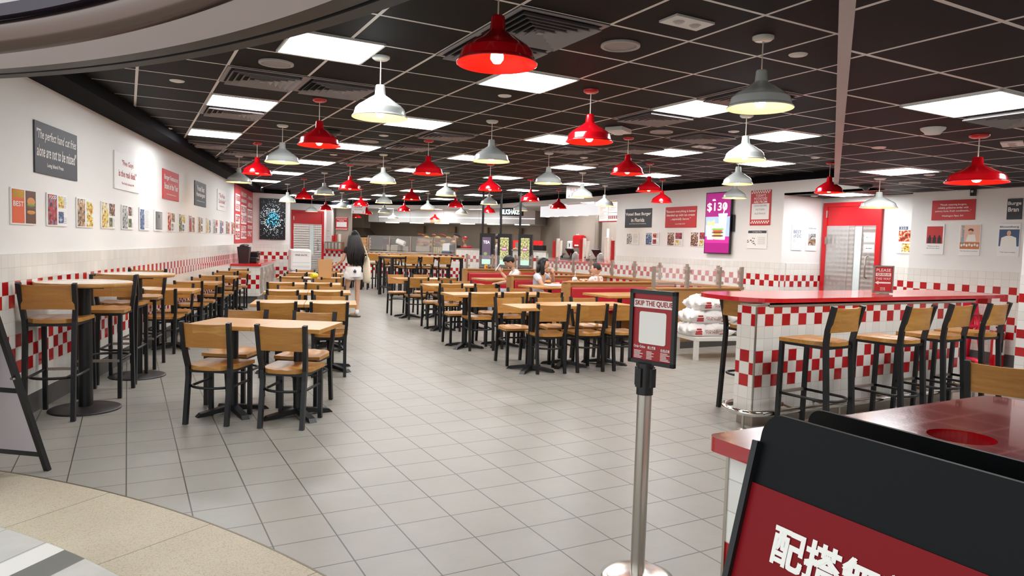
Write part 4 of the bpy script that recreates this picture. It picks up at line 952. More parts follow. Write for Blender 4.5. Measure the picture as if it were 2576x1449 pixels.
# vertical menu screen on the right wall
tv = thing('menu_screen', 'upright pink and purple $130 meal screen on the right wall', 'screen', (9.5,9.50,1.935), R(-90))
MB().box(-.315,.315,-.045,-.0,-.555,.565).build('casing', M_blackp, tv); MB().box(-.06,.36,-.01,.02,-.15,.15).build('bracket', M_blackp, tv)
def scr(nm, c, e=1.0): return mat(nm, c, .3, emit=e, ecol=c)
SY = -.0465
MB().box(-.3,.3,SY,-.044,-.54,.55).build('display', scr('screen_magenta', (150,12,112), .45), tv)
MB().box(-.3,.3,SY-.001,SY,-.34,.12).build('light_blue_area', scr('screen_blue', (150,172,214), .55), tv); MB().box(-.3,.3,SY-.002,SY-.001,-.36,-.24).build('pink_shelf', scr('screen_pink', (180,34,132), .5), tv)
letters(tv, [('$130',-.02,.29,.5,.17,0,.02)], scr('screen_cream', (236,232,200), 1.2), SY-.004, 'price_lettering'); letters(tv, [('MEAL',-.1,.425,.08,.035)], scr('screen_white', (240,240,250), 1.2), SY-.004, 'small_lettering')
def sc_el(nm, cx_, cz_, a, b_, m, yy=-.003): MB().ell((cx_, SY+yy, cz_), (a,.0018,b_), 22, 8).build(nm, m, tv)
MB()._a([(.05,SY-.003,-.3),(.2,SY-.003,-.3),(.23,SY-.003,.15),(.03,SY-.003,.15)],[(0,1,2,3)]).box(.02,.24,SY-.004,SY-.002,.14,.175).build('cup_picture', scr('screen_cup', (196,216,236)), tv)
MB().bar((.14,SY-.003,.17),(.19,SY-.003,.36),.022,.002).build('straw_picture', scr('screen_cup', (0,0,0)), tv); letters(tv, [('FIVE GUYS',.13,-.0,.17,.03)], scr('screen_ink', (90,30,50), .8), SY-.006, 'cup_lettering')
mb = MB(); [mb.bar((x, SY-.004, -.15), (x+random.uniform(-.03,.03), SY-.004, .0+random.uniform(0,.07)), .012, .001) for x in [-.25+.012*k for k in range(15)]]; mb.build('fries_picture', scr('screen_fries', (222,184,100)), tv)
MB()._a([(-.24,SY-.005,-.3),(-.09,SY-.005,-.3),(-.06,SY-.005,-.04),(-.28,SY-.005,-.04)],[(0,1,2,3)]).build('carton_picture', scr('screen_cup', (0,0,0)), tv)
for nm, z, a, b_, c_ in (('bun_picture',-.06,.13,.055,(226,190,160)),('lettuce_picture',-.11,.16,.022,(90,150,60)),('tomato_picture',-.14,.14,.018,(180,60,40)),('patty_picture',-.17,.15,.022,(90,50,40)),('cheese_picture',-.2,.13,.012,(206,170,50)),('patty_picture',-.23,.15,.022,(90,50,40)),('bun_picture',-.27,.14,.03,(214,176,140))): sc_el(nm, .02, z, a, b_, scr('screen_'+nm+str(int(z*-100)), c_), -.008)
pt = board('potato_board', 'red and white potatoes are from board right of the upright screen', 'poster', (9.529,8.58,2.19), R(-90), .44, .60, M_pred)
MB().box(-.19,.19,-.0135,-.012,-.2,.07).build('write_on_area', M_board, pt)
mb = MB()
for zz in (.245,-.27):
    for j in (0, 1):
        for i in range(16):
            if (i+j) % 2 == 0: mb.box(-.2+.025*i,-.2+.025*(i+1),-.0135,-.012,zz+.025*j,zz+.025*(j+1))
mb.build('chequer_border', M_inkw, pt); letters(pt, [("TODAY'S",0,.205,.22,.05),('POTATOES',0,.145,.28,.05),('ARE FROM:',0,.09,.3,.05)] if False else [("TODAY'S",0,.21,.22,.045),('POTATOES',0,.155,.28,.045),('ARE FROM:',0,.1,.3,.045)], M_inkw, -.0135)
letters(pt, [('LANCASHIRE',0,.035,.28,.03),('VICTORIA',0,-.03,.2,.03),('AUSTRALIA',0,-.1,.24,.03)], M_inkg, -.015, 'handwriting')
m_ = board('newspaper_page', 'white newspaper page with black title bar below the potato board', 'poster', (9.529,8.62,1.65), R(-90), .43, .32, M_board, gp)
MB().box(-.2,.2,-.0135,-.012,.105,.15).build('title_bar', M_pdark, m_); letters(m_, [('Los Angeles Times',0,.127,.2,.024)], M_inkw, -.015, 'title')
mb = MB(); [mb.ell((-.12+random.uniform(-.09,.09), -.013, -.04+random.uniform(-.07,.06)), (.011,.0015,.009), 8, 5) for k in range(16)]; mb.build('picture', M_brown, m_)
mb = MB(); [mb.box(.02,.18,-.0135,-.012,.03-.016*k,.033-.016*k) for k in range(8)]; mb.build('text_block', M_inkg, m_)
# alcove posters
a_ = board('magazine_cover', 'white Best of DC poster on the alcove wall', 'poster', (9.88,8.099,1.69), 0, .27, .42, M_board, gp)
letters(a_, [('BEST',0,.1,.19,.055),('of DC',0,.03,.19,.055)], mat('navy_ink',(70,100,130),.6), -.0135); mb = MB(); [mb.box(-.1,-.1+.1*random.uniform(.5,1),-.0135,-.012,-.03-.015*k,-.026-.015*k) for k in range(4)]; mb.build('text_block', M_inkg, a_)
a_ = board('newspaper_page', 'narrow newspaper page beside the Best of DC poster', 'poster', (10.24,8.099,1.69), 0, .27, .42, M_board, gp)
letters(a_, [('The Boston Globe',.0,.17,.2,.02)], M_inkk, -.0135, 'title'); MB().box(-.08,.1,-.0135,-.012,-.12,.08).build('picture', PM[5], a_); MB().box(-.08,.1,-.015,-.013,-.1,-.02).build('picture', PM[3], a_)
def PW_(y, z): return (10.329, y, z)
b = board('quote_board', 'red board with mouth watering burgers quote at far right', 'poster', PW_(5.815,2.11), R(-90), .60, .285, M_pred, gp2)
letters(b, [('"Mouth watering burgers,',0,.075,.37,.034,0,.03),('reliably grilled-to-order with',0,.03,.42,.034,0,.03),('yummy buns, fresh condiments..."',0,-.015,.5,.034,0,.03),('Washington Flyer, DC',0,-.085,.3,.03,0,.04)], M_inkw, -.0135)
b = board('quote_board', 'charcoal Burger Brand board cropped at the right edge', 'poster', PW_(5.02,2.10), R(-90), .19, .275, M_pdark, gp2) if False else board('quote_board', 'charcoal Burger Brand board cropped at the right edge', 'poster', (10.325,5.02,2.10), R(-90), .18, .275, M_pdark, gp2)
letters(b, [('Burge',0,.07,.16,.06,0,.04),('Bran',-.01,-.005,.13,.06,0,.04)], M_inkw, -.0135)
p = board('magazine_cover', 'red cover with three dark figures on the far right wall', 'poster', PW_(6.06,1.69), R(-90), .29, .44, M_board, gp)
MB().box(-.105,.125,-.0135,-.012,-.06,.19).build('picture', M_pred, p)
for x in (-.06,.01,.08): MB().ell((x,-.014,.045),(.014,.002,.018),12,6).box(x-.025,x+.025,-.0155,-.013,-.055,.03).build('figure_picture', M_inkk, p)
letters(p, [('"Watch me flip it',0,-.1,.17,.018),('like it\'s Five Guys"',0,-.13,.19,.018)], M_inkk, -.0135, 'caption')
p = board('magazine_cover', 'magazine cover with a person eating burgers and fries', 'poster', PW_(5.563,1.685), R(-90), .285, .435, M_board, gp)
MB().box(-.125,.135,-.0135,-.012,-.125,.21).build('picture', mat('peach_print',(232,190,168),.5), p); MB().box(-.125,.135,-.0145,-.0135,-.125,-.03).build('table_picture', mat('tan_print',(196,120,70),.5), p)
MB().ell((.01,-.015,.11),(.03,.002,.035),14,8).build('face_picture', mat('face_print',(224,172,140),.5), p); MB().ell((.012,-.0145,.135),(.036,.002,.026),14,8).build('hair_picture', M_brown, p); MB()._a([(-.05,-.0147,-.02),(.09,-.0147,-.02),(.07,-.0147,.075),(-.02,-.0147,.075)],[(0,1,2,3)]).build('shirt_picture', M_inkw, p)
mb = MB(); [mb.ell((-.1+.035*k,-.016,-.075+.01*(k % 2)),(.015,.002,.02),10,6) for k in range(7)]; mb.build('food_picture', M_cupw, p); letters(p, [('"Five Guys above everything"',0,-.155,.24,.014)], M_inkk, -.0135, 'caption')
mb = MB(); tv_, tf, x0, x1, y0, y1 = text_geo('billboard', 0, .03); mb._a([(-.115+.04*(1-(v[1]-y0)/(y1-y0)), -.015, .2-.28*(1-(v[0]-x0)/(x1-x0))) for v in tv_], [tuple(reversed(f)) for f in tf]); mb.build('title', mat('teal_print',(96,168,190),.5), p)
p = board('magazine_cover', 'white cover with portrait in white jacket at the right edge', 'poster', PW_(5.065,1.69), R(-90), .265, .44, M_board, gp)
MB().box(-.12,.125,-.0135,-.012,-.085,.14).build('picture', M_blue, p); letters(p, [('Bloomberg',0,.172,.23,.03)], M_inkk, -.0135, 'title')
MB()._a([(-.1,-.0145,-.085),(.1,-.0145,-.085),(.09,-.0145,.03),(.03,-.0145,.055),(-.03,-.0145,.055),(-.09,-.0145,.03)],[(0,1,2,3,4,5)]).build('jacket_picture', M_inkw, p); MB().ell((0,-.015,.09),(.026,.002,.036),14,8).build('face_picture', mat('face_print',(0,0,0)), p); letters(p, [('"They make me happy."',0,-.165,.2,.016)], M_inkk, -.0135, 'caption')
p = board('magazine_cover', 'numbered magazine cover half hidden by the wall corner', 'poster', (10.529,6.60,1.69), R(-90), .3, .43, M_board, gp)
MB().box(-.12,.14,-.0135,-.012,-.03,.14).build('picture', PM[0], p); MB().box(-.12,.02,-.0135,-.012,.15,.2).build('title_bar', M_blue, p); letters(p, [('225',-.05,.175,.1,.035)], M_inkw, -.015, 'title'); MB().box(-.06,.14,-.0135,-.012,-.19,-.06).build('picture', PM[4], p)
r = thing('wall_camera', 'small black camera under the ceiling at far right', 'camera', (10.32,5.54,2.34), R(-90)); MB().box(-.03,.03,-.06,0,-.045,.045).build('body', M_blackp, r, .006); MB().box(-.015,.015,-.065,-.058,.0,.03).build('lens_window', M_ltgrey, r)
# framed notices on the near pillar at the right edge
for k, z in enumerate((1.86,1.66,1.44)):
    q_ = board('notice', 'red bordered white notice at the right edge, %s' % ['top one','middle one','bottom one'][k], 'notice', (8.719,4.02,z), R(-90), .18, .16, M_board, 'pillar notices')
    mb = MB(); [mb.box(*e_) for e_ in ((-.08,.08,-.0135,-.012,.065,.069),(-.08,.08,-.0135,-.012,-.069,-.065),(-.08,-.076,-.0135,-.012,-.069,.069),(.076,.08,-.0135,-.012,-.069,.069))]; mb.build('border', M_inkr, q_)
# ------------------------------------------------------------------ left back corner: video screen, corner counter
sv = thing('video_screen', 'black upright screen showing a burst of blue white sparks', 'screen', (3.41,19.64,1.93), 0)
MB().box(-.33,.33,-.05,0,-.545,.545).build('casing', M_blackp, sv); m_ = mat('spark_display', (8,8,12), .2); t = NT(m_); o = t.coord()
vo = t.node('ShaderNodeTexVoronoi', feature='F1'); t.set(vo.inputs['Vector'], o); vo.inputs['Scale'].default_value = 38
dist = t.node('ShaderNodeVectorMath', operation='LENGTH'); t.set(dist.inputs[0], t.mapping(o, (1,0,.8)))
th_ = t.math('SUBTRACT', .40, t.math('MULTIPLY', dist.outputs['Value'], .75)); on = t.math('LESS_THAN', vo.outputs['Distance'], th_)
cc = t.mix(t.math('LESS_THAN', t.math('MULTIPLY', dist.outputs['Value'], 1.0), .16), rgb((220,240,255)), rgb((70,190,255))); cc = t.mix(on, (0,0,0,1), cc); t.t.links.new(cc, t.b.inputs['Emission Color']); t.b.inputs['Emission Strength'].default_value = 3.0
MB().box(-.32,.32,-.053,-.05,-.53,.535).build('display', m_, sv)
cr = thing('corner_counter', 'red topped counter with tiled end and steel doors, back left', 'counter', tuple(LW(9.62))+(0,), aL)
mb = MB(); mb.box(0,3.46,-.6,-.02,.16,.81); uvbuild(mb, 'tiled_base', tile_mat('checker_tile_end', .12), cr, uoff=.03); MB().box(0.03,3.44,-.56,-.02,0,.16).build('kick_plate', M_base, cr)
MB().box(-.03,3.48,-.64,-.02,.81,.857).build('worktop', M_redbar, cr, .004)
for k in range(4):
    x = .2+.8*k; dr = MB().box(x,x+.5,-.612,-.6,.2,.76).build('door', M_steel2, cr); MB().tube([(x+.42,-.612,.5),(x+.42,-.65,.5),(x+.42,-.65,.68),(x+.42,-.612,.68)], .007, 6).build('handle', M_steel, dr)
p = LW(10.1); bx = thing('black_crate', 'black bin with black caps heaped on the corner counter', 'bin', (p.x+.22,p.y-.05,.857), aL)
MB()._a([(-.11,-.1,0),(.11,-.1,0),(.11,.1,0),(-.11,.1,0),(-.15,-.13,.36),(.15,-.13,.36),(.15,.13,.36),(-.15,.13,.36)], [(3,2,1,0),(0,1,5,4),(1,2,6,5),(2,3,7,6),(3,0,4,7)]).build('bin_body', mat('dark_brown_bin',(46,34,34),.5), bx)
mb = MB(); [mb.ell((-.09+.045*k, .02*(k % 3)-.02, .37+.02*(k % 2)), (.06,.08,.03), 12, 7) for k in range(5)]; mb.build('bin_contents', M_blackp, bx)
for k, (s_, z) in enumerate(((10.55,.86),(10.75,.99))):
    p = LW(s_); r = thing('equipment_case', 'black %s beside the bin on the corner counter' % ['low device','device on top'][k], 'device', (p.x+.33,p.y-.1,z-.002), aL); MB().box(-.2+.06*k,.2-.06*k,-.12,.12,0,.13-.02*k).build('body', M_blackp, r, .02); MB().ell((0,-.1,.08),(.14,.06,.05),14,8).build('cover', M_blackp, r)
for k, (z, lb) in enumerate(((0,'lower'),(.58,'upper'))):
    r = thing('bag_bundle', 'white printed bag bundle before the far red door, %s one' % lb, 'bag', (4.02,19.1,z), 0, 'stacked white bag bundles')
    rd = random.Random(k); mb = MB(); mb.box(-.27,.27,-.2,.2,0,.575); bd = mb.build('bag', M_board, r, .06)
    letters(r, [('FIVE GUYS',0,.38 if k == 0 else .42,.3,.045,0,.04)], mat('maroon_ink',(120,70,70),.6), -.203); mb = MB(); [mb.box(-.22,.22,-.2025,-.2,zz,zz+.006) for zz in (.1,.13,.22,.5)]; mb.build('fold_line', M_inkg, r)
# ------------------------------------------------------------------ order counter (right opening)
oc = thing('order_counter', 'red topped order counter with chequered front at the right opening', 'counter', (10.0,16.35,0), R(-90))
mb = MB(); mb.box(0,3.75,0,.08,0,1.02); uvbuild(mb, 'tiled_front', M_tile, oc); MB().box(0,3.75,-.03,.62,1.02,1.065).build('worktop', M_redbar, oc, .004); MB().box(0,3.75,.1,.6,0,1.02).build('cupboard', M_steel2, oc)
hdr = thing('light_header', 'white illuminated header over the order counter', 'header', (9.75,16.3,0), R(-90)); MB().box(0,2.75,0,.15,2.2,2.48).build('face', mat('white_lightbox',(244,246,250),.5,emit=.25), hdr)
MB().box(.3,.32,.06,.08,2.48,2.6).build('hanger', M_steel, hdr); MB().box(2.4,2.42,.06,.08,2.48,2.6).build('hanger', M_steel, hdr)
mn = thing('menu_board', 'backlit price menu boards with red bottom edge over the counter', 'menu board', (9.62,13.42,2.24), R(-90))
MB().box(0,.72,0,.03,-.2,.22).build('panel', mat('menu_white',(250,244,234),.5,emit=.45), mn); MB().box(0,.72,-.004,.034,-.225,-.2).build('bottom_edge', M_pred, mn); MB().box(.345,.352,-.003,0,-.2,.22).box(.352,.72,-.003,0,-.02,-.012).build('divider', M_inkk, mn)
mb = MB(); rd = random.Random(3)
for k in range(14): mb.box(.02,.02+rd.uniform(.12,.3),-.002,0,.19-.026*k,.197-.026*k)
for k in range(6): mb.box(.37,.37+rd.uniform(.1,.32),-.002,0,.19-.03*k,.196-.03*k)
for k in range(5): mb.box(.37+.07*k,.41+.07*k,-.002,0,-.16,-.08)
mb.build('menu_lettering', M_inkr, mn)
os_ = thing('hanging_sign', 'white ORDER HERE sign hung from the ceiling with red arrows', 'sign', (8.40,12.62,2.585), R(-30))
MB().box(-.19,.19,-.003,.003,-.125,.14).build('board', M_board, os_); MB().cyl((-.15,0,.13),(-.15,0,.14),.003,n=6).cyl((.15,0,.13),(.15,0,.14),.003,n=6).build('hook', M_steel, os_)
def arrow_(mb, x, z, s): mb.box(x-.004*s,x+.004*s,-.0045,-.003,z,z+.05*s); mb._a([(x-.016*s,-.0045,z+.008*s),(x,-.0045,z-.02*s),(x+.016*s,-.0045,z+.008*s)],[(0,1,2)])
mb = MB(); put_text(mb,'在此下單',0,.06,.22,.06,y=-.0045,off=0); put_text(mb,'ORDER HERE',0,-.015,.2,.026,y=-.0045); arrow_(mb,-.13,-.09,1); arrow_(mb,.13,-.09,1); mb.build('lettering', M_inkr, os_)
ps = thing('hanging_sign', 'white PICK UP HERE sign hung from the ceiling with red arrows', 'sign', (6.07,20.75,2.37), R(-30))
MB().box(-.21,.21,-.003,.003,-.14,.14).build('board', M_board, ps); MB().cyl((-.17,0,.13),(-.17,0,.35),.003,n=6).cyl((.17,0,.13),(.17,0,.35),.003,n=6).build('hook', M_steel, ps)
mb = MB(); put_text(mb,'在此取餐',0,.06,.24,.065,y=-.0045,off=0); put_text(mb,'PICK UP HERE',0,-.02,.24,.028,y=-.0045); arrow_(mb,-.15,-.1,1.1); arrow_(mb,.15,-.1,1.1); mb.build('lettering', M_inkr, ps)
def cups(loc, n, m, lab, g, dz=.018, r=.044):
    o = thing('cup_stack', lab, 'cup stack', loc, 0, g)
    mb = MB()
    for k in range(n): mb.lathe([(r*.78,dz*k),(r,dz*k+.075),(r*1.06,dz*k+.078),(r*1.06,dz*k+.084),(r*.9,dz*k+.08)], 14)
    mb.lathe([(0,dz*(n-1)+.06),(r,dz*(n-1)+.084)],14); mb.build('cups', m, o)
g_ = 'paper cup stacks on the order counter'
for y, n, m, nm in ((16.14,24,M_cupr,'red and white cup stack at the far end of the order counter'),(15.99,28,M_cupw,'tall white cup stack beside the far red stack'),(15.86,25,M_cupw,'shorter white cup stack at the far end'),(14.86,28,M_cupr,'red cup stack in the middle of the order counter'),(14.74,29,M_cupw,'tall white cup stack in the middle of the order counter'),(14.59,25,M_cupw,'shorter white cup stack in the middle'),(13.81,30,M_cupw,'tall cup stack at the near end of the order counter'),(13.66,31,M_cupw,'tallest cup stack at the near end'),(13.52,26,M_cupr,'red striped cup stack nearest the wall edge')):
    cups((10.15 if m is M_cupw else 10.12,y,1.066), n, m, nm, g_)
def pos(y, lab):
    r = thing('till', lab, 'till', (10.22,y,1.066), R(-90), 'tills on the order counter')
    MB().box(-.2,.2,-.15,.18,0,.07).build('cash_drawer', M_blackp, r, .006); MB().bar((0,.05,.07),(0,.08,.2),.06,.03).build('stand', M_blackp, r)
    MB()._a([(-.17,-.02,.30),(.17,-.02,.30),(.17,.12,.12),(-.17,.12,.12),(-.17,0,.315),(.17,0,.315),(.17,.14,.135),(-.17,.14,.135)],[(3,2,1,0),(4,5,6,7),(0,1,5,4),(1,2,6,5),(2,3,7,6),(3,0,4,7)]).build('screen', M_blackp, r)
    q = MB()._a([(-.36,-.1,.1),(-.2,-.1,.1),(-.2,.03,.18),(-.36,.03,.18),(-.36,-.1,.09),(-.2,-.1,.09),(-.2,.03,.17),(-.36,.03,.17)],[(0,1,2,3),(7,6,5,4),(0,4,5,1),(1,5,6,2),(2,6,7,3),(3,7,4,0)]).bar((-.28,-.04,0),(-.28,-.04,.13),.05,.03).build('card_reader', M_blackp, r)
pos(15.55, 'black till at the far side of the order counter'); pos(14.35, 'black till beside the glass jar on the order counter')
for y, nm in ((15.08,'glass jar between the two tills'),(13.98,'large glass jar right of the near till')):
    r = thing('glass_jar', nm, 'jar', (10.12,y,1.066), 0, 'glass jars on the order counter'); MB().lathe([(.0,0),(.085,0),(.1,.03),(.1,.14),(.075,.19),(.05,.2)],24).build('jar', mat('jar_glass',(210,216,216),.08,alpha=.45), r); MB().lathe([(0,.235),(.03,.23),(.06,.205),(.055,.195)],20).build('lid', M_steel, r); MB().ell((0,0,.07),(.06,.06,.05),12,8).build('contents', mat('jar_contents',(120,90,80),.6), r)
r = thing('tap_holder', 'white and black dispenser nearest the wall edge on the order counter', 'dispenser', (10.2,13.2,1.066), 0); MB().box(-.05,.05,-.06,.06,0,.1).build('base', M_blackp, r); MB().box(-.03,.03,-.03,.03,.1,.2).build('cap', M_board, r, .01)
# towel and soap dispensers on the kitchen wall behind
r = thing('towel_dispenser', 'red paper towel dispenser on the steel wall behind the tills', 'dispenser', (11.59,16.95,1.58), R(-90)); MB().box(-.26,.22,-.2,0,-.19,.19).build('case', M_red, r, .07); MB().box(-.32,-.18,-.01,0,-.2,.22).build('wall_notice', M_board, r); MB().box(-.1,.1,-.205,-.2,-.13,-.09).build('mark', M_inkw, r)
r = thing('soap_dispenser', 'white soap dispenser left of the red towel dispenser', 'dispenser', (11.59,17.48,1.46), R(-90)); MB().box(-.12,.12,-.12,0,-.15,.14).build('case', M_board, r, .04); MB().box(.02,.06,-.125,-.12,-.04,.06).build('slot', M_blackp, r)
r = struct(thing('door_3', 'x', 'x', (11.58,15.95,0), R(-90)) if False else MB().box(0,1.1,-.04,0,0,2.15).build('door_3', M_kwall, None, .004, (11.58,15.95,0), R(-90))); MB().box(.25,.36,-.05,-.04,1.35,1.95).build('window_pane', mat('pale_window',(0,0,0)), r); MB().box(-.1,-.02,-.06,0,0,2.2).build('door_frame', M_steel2, r)
MB().box(.0,.012,-.045,-.038,0,2.15).build('edge_strip', M_steel, r)
r = thing('steel_pillar', 'steel pillar strip in the corner of the kitchen', 'pillar', (11.5,16.15,0), R(-90)); MB().box(0,.14,-.05,0,0,2.58).build('strip', M_steel2, r)
# ------------------------------------------------------------------ self order kiosks on poles
def kiosk(x, y, c1, c2, lab, tea=False):
    r = thing('order_kiosk', lab, 'kiosk', (x,y,0), R(-38), 'self order kiosks')
    MB()._a([(-.17,0,.0),(.17,0,.0),(.17,.26,.0),(-.17,.26,.0),(-.17,0,1.69),(.17,0,1.69),(.17,.2,1.69),(-.17,.2,1.69)],[(3,2,1,0),(4,5,6,7),(0,1,5,4),(1,2,6,5),(2,3,7,6),(3,0,4,7)]).build('housing', M_blackp, r)
    s = MB().box(-.12,.12,-.012,0,.93,1.62).build('screen_bezel', mat('bezel_black',(34,34,38),.2), r)
    MB().box(-.105,.105,-.016,-.012,1.07,1.6).build('display', mat('kiosk_display_'+('tea' if tea else 'fries'), c1, .3, emit=.3, ecol=c1) if tea else FRI, s)
    MB().box(-.105,.105,-.016,-.012,.95,1.07).build('mint_bar', mat('mint_display',(170,216,200),.3,emit=.35,ecol=(170,216,200)), s)
    if tea:
        letters(s, [('TEA',-.0,1.48,.16,.07)], mat('kiosk_white',(240,240,240),.4,emit=.6), -.018); MB().ell((-.02,-.017,1.2),(.045,.002,.04),16,8).build('fruit_picture', mat('kiosk_green',(120,140,80),.4,emit=.4), s)
    else: MB().box(-.06,.06,-.018,-.016,1.28,1.38).build('label_picture', mat('kiosk_plum',(150,90,120),.4,emit=.4), s); letters(s, [('FRIES',0,1.33,.09,.03)], mat('kiosk_white',(0,0,0)), -.0195)
    MB().box(-.14,.14,-.14,0,.82,.9).box(-.05,.1,-.12,0,.9,.95).build('scanner_shelf', M_blackp, r, .01)
    MB().lathe([(0,.012),(.012,.01),(.015,0)],12).build('lock', M_steel, r, 0, (.172,.1,1.3))
FRI = mat('kiosk_fries_display', (170,176,120), .3, emit=.3); t = NT(FRI); o = t.coord(); n = t.noise(t.mapping(o,(30,1,14)),1.5,3); cc = t.mix(t.math('GREATER_THAN', n[0], .5), rgb((110,120,66)), rgb((196,194,140))); t.color(cc); t.t.links.new(cc, t.b.inputs['Emission Color'])
kiosk(7.57, 15.12, (92,78,98), None, 'self order kiosk with purple tea display, leftmost of three', True); kiosk(7.94, 14.9, None, None, 'self order kiosk with fries display, middle of three'); kiosk(8.37, 14.65, None, None, 'self order kiosk with fries display, rightmost of three')
for x, y, nm in ((7.53,15.27,'leftmost'),(7.92,15.08,'middle'),(8.33,14.86,'rightmost')): tag(MB().cyl((x,y,1.6),(x,y,ZC),.028,n=16).build('service_pole', M_black), 'black pole from kiosk to ceiling, %s of the three' % nm, 'pole')
r = thing('sauce_pot', 'small yellow and red pot on the ledge below the leftmost kiosk', 'pot', (7.05,14.07,.886), 0); MB().box(-.03,.03,-.03,.03,0,.08).build('pot', mat('yellow_print',(0,0,0)), r); MB().box(-.025,.025,-.032,-.03,.02,.05).build('label_patch', M_inkr, r)
# ------------------------------------------------------------------ servery (angled, at the far wall)
def KT(name, lab, cat, s, tt, z=0, group=None): return thing(name, lab, cat, K3(s,tt,z), aA, group)
sv_ = KT('servery_counter', 'steel topped servery counter with chequered front at the back', 'counter', 0, 0)
uvbuild(MB().box(.2,6.6,0,.1,0,1.05), 'tiled_front', M_tile, sv_); MB().box(1.6,5.0,-.03,.75,1.05,1.1).build('worktop', M_steel, sv_, .004); MB().box(.9,5,.12,.7,0,1.05).build('cupboard', M_steel2, sv_)
uvbuild(MB().box(5.0,8.0,.1,.22,1.05,1.25).box(5.0,8.0,0,.1,1.05,1.25).box(6.6,8.0,0,.1,0,1.05), 'raised_tiling', M_tile, sv_); MB().box(4.98,8.05,-.02,.5,1.25,1.28).build('raised_top', M_steel, sv_)
MB().box(.12,.9,-.2,.3,1.06,1.1).build('red_shelf', M_redbar, sv_, .004)
sg_ = KT('sneeze_guard', 'glass sneeze guard with steel posts on the servery', 'glass guard', 0, .08)
for x in (1.66,2.5,3.3,4.1,4.95): MB().box(x-.02,x+.02,-.02,.02,1.1,1.6).build('post', M_steel2, sg_)
for a, b in ((1.7,2.46),(2.54,3.26),(3.34,4.06),(4.14,4.91)): MB().box(a,b,-.004,.004,1.14,1.6).build('glass_pane', M_glass, sg_)
MB().box(1.64,4.97,-.01,.3,1.6,1.612).build('glass_shelf', M_glass, sg_)
for k in range(5):
    r = KT('cutlery_box', 'tall steel dispenser box on the red shelf by the door, %s from left' % ORD[k], 'dispenser', .08+.14*k, -.09, 1.1, 'steel boxes on the red shelf'); MB().box(0,.125,-.1,.07,0,.26).build('box', M_steel, r, .003); MB().box(.03,.09,-.105,-.1,.03,.22).build('flap', M_chrome, r)
for s_, h, m, nm in ((.37,8,M_cupr,'left red cup stack on the steel boxes'),(.47,10,M_cupr,'taller red cup stack on the steel boxes'),(.63,11,M_cupw,'white cup stack on the steel boxes')): cups(K3(s_,-.1,1.36), h, m, nm, 'cup stacks on the steel boxes')
pb = board('potato_board', 'red and white potato origin board beside the far red door', 'poster', K3(.45,.25,1.99), aA, .5, .44, M_pred); MB().box(-.21,.21,-.0135,-.012,-.12,.05).build('write_on_area', M_board, pb)
mb = MB(); [mb.box(-.24+.03*i,-.24+.03*(i+1),-.0135,-.012,zz+.02*j,zz+.02*(j+1)) for zz in (.175,-.21) for j in (0,1) for i in range(16) if (i+j) % 2 == 0]; mb.build('chequer_border', M_inkw, pb); letters(pb, [("TODAY'S POTATOES",0,.135,.4,.035),('ARE FROM:',0,.085,.2,.03)], M_inkw, -.0135)
r = KT('steel_wall_panel', 'tall steel panel beside the servery opening', 'panel', .2, .27); MB().box(0,.62,0,.06,0,2.58).build('panel', M_kwall, r)
for k, z in enumerate((1.72,1.53,1.36)): q_ = board('notice', 'small white notice on the pier beside the far door, %s one' % ['top','middle','bottom'][k], 'notice', K3(.11,-.014,z), aA, .17, .13, M_board, 'notices on the far pier'); mb = MB(); put_text(mb, ['EMPLOYEES','PRIVATE','WASH HANDS'][k], 0, 0, .1, .018, y=-.0135); mb.build('lettering', M_inkk, q_)
q_ = board('alarm_button', 'small dark red wall button below the notices on the far pier', 'button', K3(.11,-.014,1.2), aA, .08, .08, M_pred)
# hood, canopy and equipment
hd_ = KT('extractor_hood', 'long white and steel extractor hood across the kitchen', 'extractor hood', 0, 2.6)
MB()._a([(-.1,0,2.14),(6.6,0,2.14),(6.6,1.4,2.14),(-.1,1.4,2.14),(-.1,0,2.6),(6.6,0,2.6),(6.6,1.4,2.6),(-.1,1.4,2.6)],[(3,2,1,0),(4,5,6,7),(0,1,5,4),(1,2,6,5),(2,3,7,6),(3,0,4,7)]).build('hood_body', mat('pale_steel_panel',(226,226,224),.4,.15), hd_)
MB().box(.35,6.6,-.006,0,2.32,2.335).build('light_strip', mat('strip_light',(255,255,255),.5,emit=1.2), hd_)
for k in range(6): MB().box(.5+1.05*k,1.0+1.05*k,.25,.4,2.12,2.14).build('added_hood_lamp', mat('fill_and_downlight_glow',(255,244,226),.5,emit=4), hd_)  # emitters added under the hood to brighten the kitchen behind
for k in range(6): MB().lathe([(0,-.004),(.04,-.004),(.05,0)],16).build('downlight', mat('fill_and_downlight_glow',(0,0,0)), hdr, 0, (.25+.45*k,.08,2.199)) if k < 5 else None
for x in (.34,1.7,3.1,4.5,5.4): MB().box(x,x+.012,-.004,0,2.15,2.6).build('seam', M_steel2, hd_)
r = KT('milkshake_sign', 'lit MILKSHAKES sign hanging in the kitchen', 'sign', 6.43, .95, 2.47); MB().box(-.4,.4,0,.06,-.12,.12).build('box', M_blackp, r); letters(r, [('MILKSHAKES',-.03,.0,.7,.16,0,.03)], mat('milky_light',(220,246,255),.4,emit=2.0), -.004)
cv = KT('chip_hood', 'small steel canopy hood behind the standing woman', 'hood', -1.3, 3.4); MB()._a([(-.55,0,1.6),(.6,0,1.6),(.6,.7,1.6),(-.55,.7,1.6),(-.4,.2,1.93),(.2,.2,1.93),(.2,.7,1.93),(-.4,.7,1.93)],[(3,2,1,0),(4,5,6,7),(0,1,5,4),(1,2,6,5),(2,3,7,6),(3,0,4,7)]).build('canopy', M_steel2, cv); MB().box(-.42,.22,.3,.75,1.93,2.55).build('duct', M_kwall, cv)
